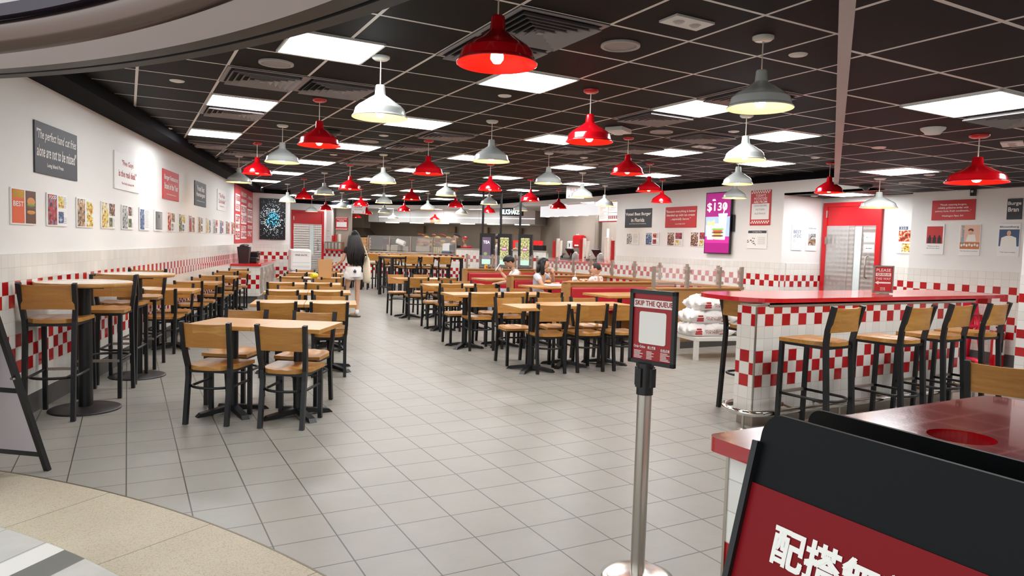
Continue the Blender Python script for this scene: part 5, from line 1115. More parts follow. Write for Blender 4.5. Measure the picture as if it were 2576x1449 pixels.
r = KT('cooking_line', 'steel grill and fryer bench under the hood', 'worktop', 0, 2.9); MB().box(-.2,6.3,0,.8,0,.95).build('cabinet', M_steel2, r); MB().box(-.2,6.3,-.03,.82,.95,1.0).build('worktop', M_steel, r)
for k, s_ in enumerate((.8,2.2,3.6,5.0)): q_ = KT('wall_box', 'small steel box on the kitchen back wall, %s from left' % ORD[k], 'box', s_, 4.85, 1.93, 'boxes on the kitchen back wall'); MB().box(-.16,.16,0,.12,-.12,.12).build('box', mat('beige_steel',(176,158,134),.4,.6), q_); MB().box(.16,.19,-.02,.12,-.14,.14).build('edge', mat('brass_tone',(150,130,90),.4,.7), q_)
for k, (s_, tt, w_, h) in enumerate(((1.9,.95,.34,.42),(2.35,.55,.42,.2),(2.85,.6,.2,.16),(3.5,.6,.5,.2),(4.45,.62,.3,.12),(3.0,1.5,.5,.45))):
    q_ = KT('steel_pan', 'steel food container on the servery, %s' % ['tall dark one at left','low one left of the paper roll','small one under the paper roll','wide one right of the paper roll','low one before the capped cook','boxy one at the back'][k], 'container', s_, tt, 1.1, 'steel containers on the servery'); MB().box(-w_/2,w_/2,-.1,.1,0,h).build('pan', M_steel2 if k else mat('dark_oven',(66,50,46),.3), q_, .006); MB().box(-w_/2-.01,w_/2+.01,-.11,.11,h,h+.012).build('rim', M_steel, q_)
q_ = KT('paper_roll', 'white paper roll in a holder on the servery glass', 'paper roll', 2.82, .25, 1.4); MB().cyl((-.14,0,.05),(.14,0,-.04),.085,n=20).build('roll', M_board, q_); MB().cyl((-.18,0,.063),(.18,0,-.053),.02,n=10).build('spindle', M_steel, q_)
def basket(s_, tt, z, rz, lab):
    r = thing('fry_basket', lab, 'fry basket', K3(s_,tt,z), aA+rz, 'fry baskets on the rack'); mb = MB()
    for k in range(6): mb.box(-.1+.04*k-.002,-.1+.04*k+.002,-.12,.12,0,.003); mb.box(-.1+.04*k-.002,-.1+.04*k+.002,-.122,-.118,0,.14); mb.box(-.1+.04*k-.002,-.1+.04*k+.002,.118,.122,0,.14)
    for zz in (.0,.05,.1,.14): mb.box(-.1,.1,-.123,-.119,zz,zz+.004); mb.box(-.1,.1,.119,.123,zz,zz+.004); mb.box(-.102,-.098,-.12,.12,zz,zz+.004); mb.box(.098,.102,-.12,.12,zz,zz+.004)
    mb.build('wire_cage', mat('brassy_wire',(170,150,110),.35,.9), r); MB().tube([(.1,0,.13),(.22,0,.17),(.36,0,.16)], .013, 8).build('handle', mat('orange_grip',(226,70,40),.4), r); MB().ell((0,0,.06),(.085,.1,.05),12,8).build('fries', mat('fries_yellow',(214,176,96),.7), r)
for k in range(9): basket(3.0+.14*k, 1.25+.12*(k % 3), 1.28+.13*((k*2) % 3), 2.6+.5*(k % 4), 'red handled fry basket on the rack, %s from left' % ORD[k])
q_ = KT('basket_rack', 'steel rack under the fry baskets', 'rack', 3.55, 1.4); MB().box(-.7,.75,-.2,.3,1.24,1.275).box(-.7,-.66,-.2,.3,0,1.25).box(.7,.74,-.2,.3,0,1.25).build('shelf', M_steel2, q_)
for k in range(4): cups(K3(4.02+.085*k,.35,1.1), 3, mat('clear_cup',(206,196,160),.2), 'clear cup on the servery, %s from left' % ORD[k], 'clear cups on the servery', .05, .034)
q_ = KT('paper_bag', 'white paper bag standing at the right end of the servery', 'bag', 4.5, .3, 1.1); MB()._a([(-.13,-.07,0),(.13,-.07,0),(.13,.07,0),(-.13,.07,0),(-.12,-.04,.3),(.12,-.02,.33),(.12,.03,.33),(-.12,.03,.31)],[(3,2,1,0),(4,5,6,7),(0,1,5,4),(1,2,6,5),(2,3,7,6),(3,0,4,7)]).build('bag', M_board, q_); MB().box(-.14,.14,-.075,.075,0,.08).build('blue_tray', mat('navy_tray',(70,76,104),.5), q_)
for k in range(8): q_ = KT('folded_bag_bundle', 'flat brown bag bundle in the pile left of the servery glass, %s from the bottom' % ORD[k], 'bag', 1.2+.03*(k % 2), .35, 1.1+.055*k, 'brown paper bag bundles'); MB().box(-.2,.25,-.12,.15,0,.05).build('bundle', M_kraft, q_, .006)
for k, (s_, w_, nm) in enumerate(((7.25,.36,'MILKSHAKES'),(6.5,.3,''))):
    q_ = KT('red_display', 'red back of a %s display behind the kiosks' % ['MILKSHAKES','plain'][k], 'display', s_, 1.2, 1.44); MB().box(-w_/2,w_/2,0,.04,-.15,.14).build('panel', mat('red_glow',(222,30,30),.4,emit=.5), q_)
    if nm: letters(q_, [(nm,0,-.01,.3,.045)], M_inkw, -.003)
    MB().box(-.03,.03,.0,.05,-.34,-.15).build('stand', M_steel2, q_)
for k, (s_, h, m) in enumerate(((6.9,.42,M_steel2),(7.4,.34,M_blackp))): q_ = KT('kitchen_machine', '%s machine behind the kiosks' % ['grey steel','black'][k], 'machine', s_, .75, 1.1); MB().box(-.22,.22,0,.3,-1.1,h).build('body', m, q_, .01)
# food and things on tables
fb = thing('paper_bag', 'open brown paper bag standing on a table before the standing woman', 'bag', (3.1,12.62,.746), R(-10)); MB()._a([(-.105,-.065,0),(.105,-.065,0),(.105,.065,0),(-.105,.065,0),(-.13,-.08,.33),(.13,-.075,.335),(.12,.075,.335),(-.125,.08,.325),(-.1,-.05,.34),(.1,-.05,.33)],[(3,2,1,0),(0,1,5,4),(1,2,6,5),(2,3,7,6),(3,0,4,7)]).build('bag', M_kraft, fb)
yl = thing('yellow_cup', 'yellow tub lying beside the brown bag', 'tub', (2.88,12.52,.787), R(30)); MB().cyl((-.05,0,0),(.06,0,0),.04,.046,n=18).build('tub', mat('lemon_tub',(222,208,40),.4), yl); MB().cyl((.06,0,0),(.066,0,0),.047,n=18).build('lid', M_board, yl)
tag(MB().box(2.66,2.82,12.42,12.52,.746,.752).build('napkin', M_board), 'white napkin beside the yellow tub', 'napkin')
# ------------------------------------------------------------------ people
def skin_geo(J, edges, rad, root, subs=2):
    names = list(J); me = bpy.data.meshes.new('s'); me.from_pydata([tuple(J[n]) for n in names], [(names.index(a), names.index(b)) for a, b in edges], [])
    o = bpy.data.objects.new('s', me); C.objects.link(o); sk = o.modifiers.new('s','SKIN'); sk.use_smooth_shade = True; sk.branch_smoothing = .6
    sb_ = o.modifiers.new('b','SUBSURF'); sb_.levels = subs
    for i, n in enumerate(names):
        r_ = rad[n]; me.skin_vertices[0].data[i].radius = (r_ if isinstance(r_, tuple) else (r_, r_)); me.skin_vertices[0].data[i].use_root = (n == root)
    bpy.context.view_layer.update(); dg = bpy.context.evaluated_depsgraph_get(); m2 = o.evaluated_get(dg).to_mesh()
    g = ([tuple(v.co) for v in m2.vertices], [tuple(p.vertices) for p in m2.polygons]); o.evaluated_get(dg).to_mesh_clear(); bpy.data.objects.remove(o); return g
M_lip = mat('lips', (176,92,84), .5); M_eye = mat('dark_eye', (26,20,20), .2)
def head(mb, c, yw, pt, s=1.0):
    """skin head with brow, nose, mouth, eyes and ears; yw heading (0 = +Y), pt nod down"""
    Mx = Matrix.Translation(c) @ Matrix.Rotation(yw, 4, 'Z') @ Matrix.Rotation(-pt, 4, 'X') @ Matrix.Scale(s, 4); old = mb.M; mb.M = Mx
    def shp(q):
        x, y, z = q
        if z < 0: k = 1-.34*(-z)**1.4; x *= k; y = y*(1-.12*(-z)) + (.08*(-z) if y > 0 else -.0)
        if y > 0: y *= .93
        if y < 0: y *= 1.08
        return Vector((x, y, z))
    mb.ell((0,0,0), (.073,.092,.112), 24, 18, 0, shp)
    mb._a([(-.006,.078,.022),(.006,.078,.022),(.016,.085,-.026),(-.016,.085,-.026),(0,.112,-.02),(0,.088,.018)], [(0,1,5),(0,5,4,3),(5,1,2,4),(3,4,2)], 0, True)
    mb.ell((0,.083,-.054), (.024,.008,.007), 12, 6, 1); mb.ell((0,.078,-.085), (.024,.014,.016), 10, 6, 0)
    for x in (-.029,.029): mb.ell((x,.081,.012), (.012,.006,.006), 10, 6, 2); mb.bar((x-.016,.084,.033),(x+.016,.084,.034),.004,.005,2); mb.ell((x*2.55,-.004,-.005), (.009,.018,.03), 10, 7, 0)
    mb.M = old; return Mx
def hand(mb, w_, d, up_, spread=.5, curl=.5, s=1.0, side=1):
    """palm and five fingers: w_ wrist, d direction of the fingers, up_ back of the hand"""
    w_ = Vector(w_); d = Vector(d).normalized(); up_ = Vector(up_); up_ = (up_-d*up_.dot(d)).normalized(); sd = d.cross(up_)*side
    p1 = w_+d*.085*s
    mb.tube([w_-d*.02*s, w_+d*.02*s, w_+d*.055*s, p1], .02, 10, 0, taper=[.022*s,.027*s,.034*s,.028*s])
    for k, L in enumerate((.068,.076,.07,.055)):
        b = w_+d*.07*s+sd*(.027-.018*k)*s; q = d*math.cos(curl*.5)-up_*math.sin(curl*.5); q2 = d*math.cos(curl*1.4)-up_*math.sin(curl*1.4); q3 = d*math.cos(curl*2.2)-up_*math.sin(curl*2.2)
        mb.tube([b, b+q*L*.45*s, b+q*L*.45*s+q2*L*.33*s, b+q*L*.45*s+q2*L*.33*s+q3*L*.25*s], .008*s, 8, 0, taper=[.0095*s,.009*s,.008*s,.0065*s])
    b = w_+d*.02*s+sd*.025*s; q = (d*.6+sd*.75).normalized(); mb.tube([b, b+q*.035*s, b+q*.035*s+(d*.85+sd*.35-up_*.3).normalized()*.032*s], .01*s, 8, 0, taper=[.012*s,.011*s,.008*s])
BE = [('pel','wst'),('wst','chs'),('chs','nk0'),('nk0','nk1'),('chs','shL'),('chs','shR'),('shL','elL'),('elL','wrL'),('shR','elR'),('elR','wrR'),('pel','hpL'),('pel','hpR'),('hpL','knL'),('knL','anL'),('hpR','knR'),('knR','anR'),('anL','toL'),('anR','toR')]
RB = dict(pel=(.13,.1),wst=(.105,.08),chs=(.13,.09),nk0=.05,nk1=.046,shL=.052,shR=.052,elL=.038,elR=.038,wrL=.026,wrR=.026,hpL=.085,hpR=.085,knL=.054,knR=.054,anL=.034,anR=.034,toL=.03,toR=.03)
def person(lab, loc, rz, J, hd, hands, skin=M_skin, rs=1.0, legs=True, drop=()):
    r = thing('person', lab, 'person', loc, rz); J = {k: Vector(v) for k, v in J.items()}
    ed = [e for e in BE if e[0] in J and e[1] in J]; rad = {k: (tuple(x*rs for x in RB[k]) if isinstance(RB[k], tuple) else RB[k]*rs) for k in J}
    mb = MB(); g = skin_geo(J, ed, rad, 'pel'); mb._a(g[0], g[1], 0, True); Mx = head(mb, hd[0], hd[1], hd[2], hd[3] if len(hd) > 3 else 1)
    for h in hands: hand(mb, *h)
    mb.build('body', [skin, M_lip, M_eye], r)
    if 'seated' in lab: r.scale = (1.08,1.08,.955)
    if 'phone' in lab: r.scale = (1.05,1.05,.95)
    return r, J, Mx
def cloth(par, nm, m, J, keys, extra, rr, root, subs=2):
    K_ = {k: J[k] for k in keys}; K_.update({k: Vector(v) for k, v in extra.items()}); ed = [e for e in BE if e[0] in K_ and e[1] in K_]+[tuple(k.split('>')) for k in ()]
    for k in extra:
        a = {'slL':'shL','slR':'shR','tlL':'hpL','tlR':'hpR','clL':'knL','clR':'knR','hem':'pel'}.get(k.split('_')[0])
        if a and a in K_: ed.append((a, k))
    g = skin_geo(K_, ed, rr, root, subs); mb = MB(); mb._a(g[0], g[1], 0, True); return mb.build(nm, m, par)
def lerp(a, b, t_): return Vector(a)*(1-t_)+Vector(b)*t_
def tee(par, m, J, sl=.55, fat=1.0, hem=.02):
    ex = {'slL': lerp(J['shL'],J['elL'],sl), 'slR': lerp(J['shR'],J['elR'],sl)}
    return cloth(par, 'tshirt', m, J, ['pel','wst','chs','shL','shR','nk0'], ex, dict(pel=(.142*fat,.112*fat),wst=(.122*fat,.1*fat),chs=(.148*fat,.112*fat),shL=.07,shR=.07,nk0=.058,slL=.062,slR=.062), 'pel')
M_wt = mat('white_cotton', (236,234,232), .8); M_gy = mat('pale_grey_cotton', (206,212,222), .8); M_bk = mat('black_cotton', (20,22,24), .8); M_jean = paint_mat('light_denim', (170,188,206), 30, .85); M_sock = mat('white_sock', (236,234,230), .9)
# 1 standing woman, back to the camera
J = dict(pel=(0,0,.90),wst=(0,.0,1.02),chs=(0,.0,1.2),nk0=(0,-.01,1.33),nk1=(0,.0,1.39),shL=(-.15,0,1.29),shR=(.15,0,1.29),elL=(-.2,.03,1.06),wrL=(-.26,.2,.97),elR=(.2,.08,1.07),wrR=(.17,.26,1.0),
 hpL=(-.08,0,.84),hpR=(.08,0,.84),knL=(-.1,.12,.47),knR=(.075,0,.46),anL=(-.12,.2,.1),anR=(.06,-.03,.085),toL=(-.16,.3,.04),toR=(-.03,.06,.035))
r, J, Mx = person('woman with long black hair, black top and white star shorts, seen from behind', (3.70,12.88,0), R(8), J, ((0,.015,1.49),R(15),R(10),.95), [((-.26,.2,.97),(-.3,.9,-.2),(-.3,.2,1),.5,.7,.9,-1),((.17,.26,1.0),(-.2,1,.1),(.3,0,1),.5,.7,.9,1)], rs=.86)
cloth(r, 'black_top', M_bk, J, ['wst','chs','shL','shR','nk0'], {'slL': lerp(J['shL'],J['elL'],.5), 'slR': lerp(J['shR'],J['elR'],.5)}, dict(wst=(.112,.088),chs=(.128,.095),shL=.056,shR=.056,nk0=.05,slL=.05,slR=.05), 'wst')
mb = MB(); n = 24; rg = [(.125,.1,.955),(.142,.112,.93),(.158,.125,.87),(.172,.13,.8),(.176,.128,.755)]; vs = [(a*math.cos(2*PI*k/n), b*math.sin(2*PI*k/n)+.004*math.sin(5*k), z) for a, b, z in rg for k in range(n)]
mb._a(vs, [(j*n+k, j*n+(k+1) % n, (j+1)*n+(k+1) % n, (j+1)*n+k) for j in range(4) for k in range(n)]+[tuple(range(n))], 0, True)
for x in (-.088,.088): mb.tube([(x*.8,0,.85),(x,0,.79),(x*1.04,.005,.74),(x*1.06,.01,.715)], .1, 18, taper=[.085,.094,.098,.097])
mb.build('shorts', M_wt, r)
def star(cx_, cz_, s, y):
    pts = [(cx_+s*(1 if k % 2 == 0 else .4)*math.sin(k*PI/5), y, cz_+s*(1 if k % 2 == 0 else .4)*math.cos(k*PI/5)) for k in range(10)]
    return MB()._a(pts+[(p[0], p[1]+.03, p[2]) for p in pts], [tuple(range(10))]+[(k,(k+1) % 10,10+(k+1) % 10,10+k) for k in range(10)])
star(-.035,.86,.038,-.142).build('star_print', mat('dark_teal_print',(30,50,56),.7), r); mb = star(0,.87,.036,-.02); mb.v = [Matrix.Translation((.125,-.08,0)) @ (Matrix.Rotation(R(60),4,'Z') @ v) for v in mb.v]; mb.build('star_print', mat('dark_teal_print',(0,0,0)), r)
mb = MB(); mb.M = Mx; mb.ell((0,-.014,.024), (.084,.108,.108), 24, 16, 0, lambda q: Vector((q.x, q.y if q.y < .3 or q.z > .6 else .3, q.z))); mb.M = None
rd = random.Random(4); hc_ = Mx.translation
for lay in range(2):
    for k in range(34):
        a_ = R(-200+220*k/33+rd.uniform(-3,3)); c_, s_ = math.cos(a_), math.sin(a_); L_ = rd.uniform(.9,1.04)*(1-.12*abs(c_)); rr = 1-.25*lay; wv = rd.uniform(-.012,.012)
        p0 = hc_+Vector((.055*c_, -.01+.07*s_, .075)); p1 = hc_+Vector((.088*c_, -.015+.1*s_, .0)); p2 = hc_+Vector((.118*c_*rr, -.045+.1*s_*rr, -.13)); p3 = hc_+Vector((.15*c_*rr+wv, -.07+.085*s_*rr-.01, -.27)); p4 = hc_+Vector((.148*c_*rr+wv*2, -.085+.06*s_*rr, -.27-.13*L_)); p5 = hc_+Vector((.13*c_*rr+wv*3, -.09+.04*s_*rr, -.3-.24*L_))
        mb.tube([p0,p1,p2,p3,p4,p5], .02, 7, taper=[.018,.024,.026,.025,.018,.003])
mb.build('hair', M_hair, r)
for sd in (0, 1):
    a, tt_ = (J['anR'], J['toR']) if sd else (J['anL'], J['toL']); MB().tube([a+Vector((0,0,-.03)), a+Vector((0,0,.0)), a+Vector((0,0,.055))], .04, 14, taper=[.038,.036,.034]).build('sock', M_sock, r)
    d = (tt_-a); d.z = 0; d.normalize(); ang = math.atan2(d.y, d.x); mb = MB(); mb.M = Matrix.Translation((a.x, a.y, 0)) @ Matrix.Rotation(ang, 4, 'Z'); mb.prism(rounded_slab([(-.07,-.042,.035),(.16,-.046,.04),(.16,.046,.04),(-.07,.042,.035)]), 0, .022); c_ = mb.build('clog_sole', mat('dark_sole',(84,70,58),.7), r)
    mb = MB(); mb.M = Matrix.Translation((a.x, a.y, 0)) @ Matrix.Rotation(ang, 4, 'Z'); mb.ell((.075,0,.024), (.088,.045,.05), 16, 10, 0, lambda q: Vector((q.x, q.y, max(0, q.z)))); mb.build('clog_upper', mat('taupe_suede',(150,134,112),.8), r)
tb = thing('tote_bag', 'cream cloth tote bag on the shoulder of the standing woman', 'bag', (3.70,12.88,0), R(8)); mb = MB()
vs = []; prf = [(.13,.05,.0),(.16,.065,.03),(.17,.07,.15),(.16,.06,.3),(.13,.035,.42),(.1,.02,.47)]; n = 16
for hx, hy, z in prf:
    for k in range(n): a = 2*PI*k/n; vs.append((.235+hy*math.cos(a)*.8, -.06+hx*math.sin(a)*.75+.03*(z-.2), .64+z*1.02))
mb._a(vs, [(j*n+k, j*n+(k+1) % n, (j+1)*n+(k+1) % n, (j+1)*n+k) for j in range(5) for k in range(n)]+[tuple(reversed(range(n))), tuple(5*n+k for k in range(n))], 0, True); M_tote = mat('cream_canvas',(232,222,198),.85); mb.build('bag', M_tote, tb)
MB().tube([(.24,-.12,1.05),(.215,-.075,1.2),(.17,-.03,1.352),(.19,.05,1.3),(.235,.04,1.05)], .011, 8).build('strap', M_tote, tb)
# 2 seated woman eating
J = dict(pel=(0,0,.56),wst=(0,.02,.68),chs=(0,.05,.86),nk0=(0,.06,.99),nk1=(0,.08,1.04),shL=(-.17,.05,.95),shR=(.17,.05,.95),elL=(-.2,.2,.80),wrL=(-.07,.24,1.0),elR=(.22,.2,.76),wrR=(.06,.34,.80),
 hpL=(-.09,.04,.53),hpR=(.09,.04,.53),knL=(-.1,.44,.52),knR=(.1,.44,.52),anL=(-.1,.42,.1),anR=(.1,.42,.1),toL=(-.1,.52,.05),toR=(.1,.52,.05))
r, J, Mx = person('seated woman with glasses in pale T-shirt eating at the booth table', (6.52,10.92,0), R(-146), J, ((.0,.1,1.15),R(28),R(12)), [((-.07,.24,1.0),(.25,-.5,1),(-.6,.5,.3),.5,1.0,.95,1),((.06,.34,.80),(-.5,.8,.0),(0,0,1),.5,.8,.95,1)])
tee(r, M_gy, J, .6, 1.02); cloth(r, 'trousers', M_bk, J, ['pel','hpL','hpR','knL','knR','anL','anR'], {}, dict(pel=(.15,.11),hpL=.098,hpR=.098,knL=.07,knR=.07,anL=.05,anR=.05), 'pel')
mb = MB(); mb.M = Mx
mb.ell((0,-.012,.03), (.088,.102,.1), 24, 14, 0, lambda q: Vector((q.x, q.y if q.y < .35 or q.z > .55 else .35, q.z)))
for sx in (-1, 1): mb.tube([(sx*.06,-.03,.06),(sx*.083,-.02,-.03),(sx*.085,.0,-.1),(sx*.078,.02,-.17),(sx*.07,.025,-.2)], .03, 12, taper=[.035,.036,.038,.034,.014])
mb.ell((0,-.06,-.08), (.08,.04,.11), 16, 10); mb.build('hair', M_hair, r)
mb = MB(); mb.M = Mx
for sx in (-1, 1): mb.tube([(sx*.029+.02*math.cos(a), .092, .01+.017*math.sin(a)) for a in [2*PI*k/14 for k in range(14)]], .0018, 6, closed=True); mb.tube([(sx*.049,.09,.014),(sx*.075,.04,.014),(sx*.078,-.01,.008)], .0018, 6)
mb.tube([(-.009,.094,.014),(.009,.094,.014)], .0018, 6); mb.build('glasses', M_steel2, r)
# 3 boy
J = dict(pel=(0,0,.52),wst=(0,.01,.62),chs=(0,.02,.76),nk0=(0,.03,.86),nk1=(0,.04,.9),shL=(-.12,.02,.83),shR=(.12,.02,.83),elL=(-.15,.12,.72),wrL=(-.08,.26,.78),elR=(.15,.12,.72),wrR=(.08,.26,.78),hpL=(-.07,.03,.5),hpR=(.07,.03,.5),knL=(-.07,.33,.5),knR=(.07,.33,.5),anL=(-.07,.33,.2),anR=(.07,.33,.2))
r, J, Mx = person('small boy with cropped hair in white printed T-shirt at the booth table', (6.90,9.60,.09), R(18), J, ((0,.05,.975),R(38),R(6),.9), [((-.08,.26,.78),(.4,.9,0),(0,0,1),.5,.8,.75,1),((.08,.26,.78),(-.4,.9,0),(0,0,1),.5,.8,.75,-1)], rs=.74)
cloth(r, 'tshirt', M_wt, J, ['pel','wst','chs','shL','shR','nk0'], {'slL': lerp(J['shL'],J['elL'],.6), 'slR': lerp(J['shR'],J['elR'],.6)}, dict(pel=(.11,.09),wst=(.105,.085),chs=(.115,.09),shL=.055,shR=.055,nk0=.045,slL=.05,slR=.05), 'pel')
cloth(r, 'shorts', M_bk, J, ['pel','hpL','hpR'], {'tlL': lerp(J['hpL'],J['knL'],.7), 'tlR': lerp(J['hpR'],J['knR'],.7)}, dict(pel=(.11,.09),hpL=.075,hpR=.075,tlL=.06,tlR=.06), 'pel')
mb = MB(); mb.M = Mx; mb.ell((0,-.012,.026), (.077,.094,.096), 22, 14, 0, lambda q: Vector((q.x, q.y if q.y < .55 or q.z > .6 else .55, max(q.z, -.55 if q.y < -.2 else -.05)))); mb.build('hair', mat('short_hair',(52,42,38),.7), r)
# 4 young man with phone, back to the camera
J = dict(pel=(0,0,.56),wst=(0,.03,.70),chs=(0,.08,.89),nk0=(0,.13,1.02),nk1=(0,.16,1.07),shL=(-.18,.08,.98),shR=(.18,.08,.98),elL=(-.2,.24,.78),wrL=(-.1,.38,.96),elR=(.2,.2,.76),wrR=(.12,.42,.72),
 hpL=(-.09,.04,.53),hpR=(.09,.04,.53),knL=(-.12,.5,.55),knR=(.1,.5,.56),anL=(-.14,.52,.1),anR=(.1,.56,.1),toL=(-.14,.64,.05),toR=(.1,.68,.05))
r, J, Mx = person('young man in white T-shirt and jeans bent over his phone', (6.56,11.62,0), R(72), J, ((0,.22,1.165),R(5),R(38)), [((-.1,.38,.96),(.1,.5,1),(-1,.2,.2),.5,.9,.95,1),((.12,.42,.72),(-.1,.9,-.3),(0,0,1),.5,.6,.95,-1)])
tee(r, M_wt, J, .6, 1.28); cloth(r, 'jeans', M_jean, J, ['pel','hpL','hpR','knL','knR','anL','anR'], {}, dict(pel=(.15,.115),hpL=.1,hpR=.1,knL=.078,knR=.078,anL=.065,anR=.065), 'pel')
mb = MB(); mb.M = Mx; mb.ell((0,-.012,.03), (.09,.108,.106), 24, 16, 0, lambda q: Vector((q.x, q.y if q.y < .5 or q.z > .35 else .5, max(q.z, -.75 if q.y < -.1 else -.1)))); mb.build('hair', M_hair, r)
for a in (J['anL'], J['anR']): MB().ell((a.x, a.y+.06, .04), (.05,.13,.045), 14, 8).build('shoe', M_board, r)
ph_ = thing('phone', 'pale phone held up by the young man in white', 'phone', (6.56,11.62,-.05), R(72)); mb = MB(); mb.M = Matrix.Translation((-.07,.46,1.055)) @ Matrix.Rotation(R(-60),4,'X'); mb.box(-.037,.037,-.075,.075,-.005,.005); mb.build('phone_body', mat('pale_phone',(214,220,236),.3), ph_)
# 5 man at the kiosk
J = dict(pel=(0,0,.92),wst=(0,0,1.05),chs=(0,.01,1.26),nk0=(0,.01,1.41),nk1=(0,.02,1.47),shL=(-.19,.01,1.37),shR=(.19,.01,1.37),elL=(-.2,.2,1.2),wrL=(-.12,.42,1.32),elR=(.22,.02,1.08),wrR=(.22,.14,.85),
 hpL=(-.1,0,.87),hpR=(.1,0,.87),knL=(-.1,.02,.48),knR=(.1,.02,.48),anL=(-.1,0,.09),anR=(.1,0,.09),toL=(-.1,.12,.04),toR=(.1,.12,.04))
r, J, Mx = person('young man in grey T-shirt touching the middle kiosk', (8.52,16.4,0), R(-140), J, ((0,.04,1.58),R(25),R(10)), [((-.12,.42,1.32),(.1,1,.2),(0,0,1),.5,.5,.95,1),((.22,.14,.85),(0,.3,-1),(1,0,0),.5,.5,.95,1)])
tee(r, mat('grey_cotton',(204,202,206),.8), J, .6, 1.08); cloth(r, 'trousers', mat('white_trousers',(216,214,214),.8), J, ['pel','hpL','hpR','knL','knR','anL','anR'], {}, dict(pel=(.15,.11),hpL=.1,hpR=.1,knL=.075,knR=.075,anL=.06,anR=.06), 'pel')
def cap_hair(r, Mx, m=M_hair):
    mb = MB(); mb.M = Mx; mb.ell((0,-.012,.032), (.086,.102,.1), 22, 14, 0, lambda q: Vector((q.x, q.y if q.y < .6 or q.z > .5 else .6, max(q.z, -.5 if q.y < -.1 else .1)))); return mb.build('hair', m, r)
cap_hair(r, Mx)
def cap(r, Mx, m):
    mb = MB(); mb.M = Mx; mb.ell((0,-.005,.05), (.09,.105,.085), 22, 12, 0, lambda q: Vector((q.x, q.y, max(q.z, -.05)))); mb.prism([(-.07,.06),(-.06,.15),(-.03,.175),(.03,.175),(.06,.15),(.07,.06)], .045, .055); return mb.build('cap', m, r)
# 6, 7 kitchen staff
Js = dict(pel=(0,0,.95),wst=(0,0,1.08),chs=(0,.02,1.3),nk0=(0,.03,1.46),nk1=(0,.04,1.52),shL=(-.2,.02,1.42),shR=(.2,.02,1.42),elL=(-.25,.1,1.15),wrL=(-.18,.32,1.1),elR=(.25,.1,1.15),wrR=(.18,.32,1.1),hpL=(-.1,0,.9),hpR=(.1,0,.9),knL=(-.1,.02,.5),knR=(.1,.02,.5),anL=(-.1,0,.09),anR=(.1,0,.09),toL=(-.1,.12,.04),toR=(.1,.12,.04))
p = K(4.0, 1.75)
r, J, Mx = person('cook in black cap and navy shirt behind the servery', (p.x,p.y,0), R(-105), Js, ((0,.07,1.64),R(0),R(14)), [((-.18,.32,1.1),(0,1,-.2),(0,0,1),.5,.7,1,1),((.18,.32,1.1),(0,1,-.2),(0,0,1),.5,.7,1,-1)])
tee(r, mat('navy_cotton',(44,50,66),.8), J, .6, 1.05); cloth(r, 'trousers', M_bk, J, ['pel','hpL','hpR','knL','knR','anL','anR'], {}, dict(pel=(.15,.11),hpL=.1,hpR=.1,knL=.075,knR=.075,anL=.06,anR=.06), 'pel'); cap(r, Mx, M_bk); MB().tube([(.06*math.cos(a), .03+.06*math.sin(a), 1.475) for a in [2*PI*k/16 for k in range(16)]], .012, 8, closed=True).build('red_collar', M_inkr, r)
p = K(4.8, 1.0); Jr = {k: (v[0]*.95, v[1], v[2]*.93) for k, v in Js.items()}
r, J, Mx = person('cook in red cap and red shirt facing the camera in the kitchen', (p.x,p.y,0), R(152), Jr, ((0,.08,1.53),R(0),R(8)), [((-.17,.32,1.023),(0,1,-.2),(0,0,1),.5,.7,1,1),((.17,.32,1.023),(0,1,-.2),(0,0,1),.5,.7,1,-1)], rs=.95)
tee(r, mat('red_cotton',(200,36,46),.8), J, .6, 1.05); cloth(r, 'trousers', M_bk, J, ['pel','hpL','hpR','knL','knR','anL','anR'], {}, dict(pel=(.15,.11),hpL=.1,hpR=.1,knL=.075,knR=.075,anL=.06,anR=.06), 'pel'); cap(r, Mx, M_pred)
q_ = KT('service_screen', 'black low screen on the raised counter before the red capped cook', 'screen', 4.95, .2, 1.2); MB().box(-.3,.1,0,.02,0,.16).build('panel', M_blackp, q_)
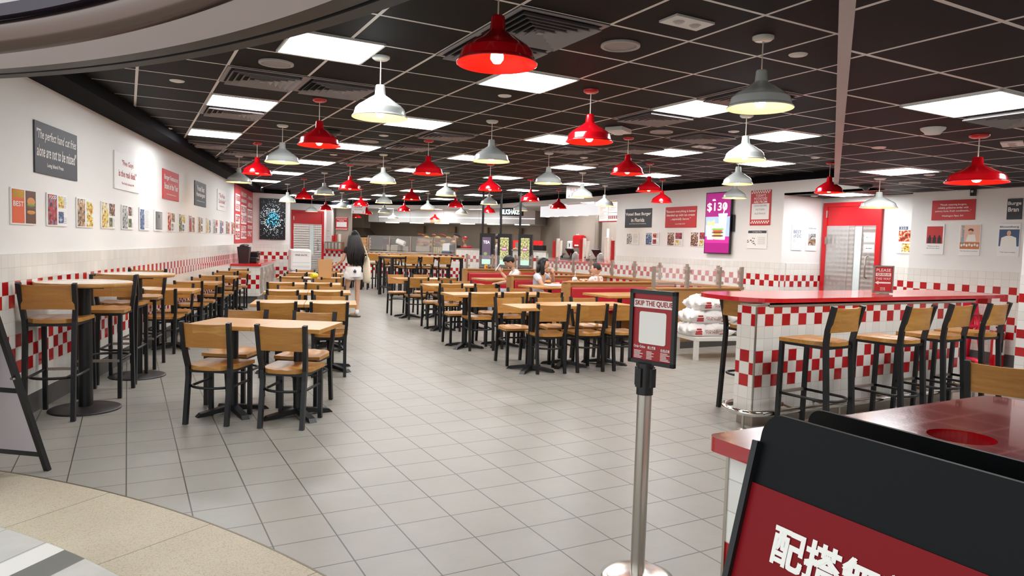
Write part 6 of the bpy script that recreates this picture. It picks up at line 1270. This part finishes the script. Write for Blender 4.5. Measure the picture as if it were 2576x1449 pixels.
# food on the booth table
wr = thing('burger_wrapper', 'crumpled white wrapper spread on the booth table', 'wrapper', (6.5,10.25,.746), 0); mb = MB(); rd = random.Random(5); n = 10; vs = [(-.2+.4*i/n, -.12+.24*j/n, .006+.03*rd.random()*(1 if 0 < i < n and 0 < j < n else .1)) for j in range(n+1) for i in range(n+1)]
mb._a(vs+[(v[0],v[1],.0) for v in vs], [(j*(n+1)+i, j*(n+1)+i+1, (j+1)*(n+1)+i+1, (j+1)*(n+1)+i) for j in range(n) for i in range(n)]); mb.build('paper', M_board, wr)
for x, y, nm in ((6.75,10.2,'nearer'),(6.42,10.4,'farther')):
    bg_ = thing('burger', 'half eaten burger on the booth table, %s one' % nm, 'burger', (x,y,.775), 0, 'burgers on the booth table'); MB().lathe([(0,.07),(.04,.062),(.055,.04),(.055,.03)],18).build('bun_top', M_bun, bg_); MB().lathe([(.058,.03),(.06,.02),(.058,.012)],18).build('patty', M_brown, bg_); MB().lathe([(.055,.012),(.052,-.0),(0,0)],18).build('bun_base', M_bun, bg_)
br = thing('torn_paper_bag', 'torn open brown bag of fries on the booth table', 'bag', (7.0,10.3,.746), .3); mb = MB(); rd = random.Random(8); n = 9
vs = [(-.2+.4*i/n+rd.uniform(-.015,.015), -.15+.3*j/n, .01+.14*max(0,1-abs(i-4.5)/5)*(.5+.5*rd.random())*(1 if 0 < j < n else .3)) for j in range(n+1) for i in range(n+1)]; mb._a(vs+[(v[0],v[1],0) for v in vs], [(j*(n+1)+i, j*(n+1)+i+1, (j+1)*(n+1)+i+1, (j+1)*(n+1)+i) for j in range(n) for i in range(n)]); mb.build('bag', M_kraft, br)
cu_ = thing('drink_cup', 'white lidded drink cup with straw before the boy', 'cup', (6.72,10.02,.746), 0); MB().lathe([(0,0),(.032,0),(.044,.12),(.047,.125)],20).build('cup', M_board, cu_); MB().lathe([(.047,.125),(.046,.13),(.035,.165),(0,.17)],20).build('lid', M_board, cu_); MB().cyl((0,0,.16),(.015,0,.27),.004,n=8).build('straw', M_board, cu_)
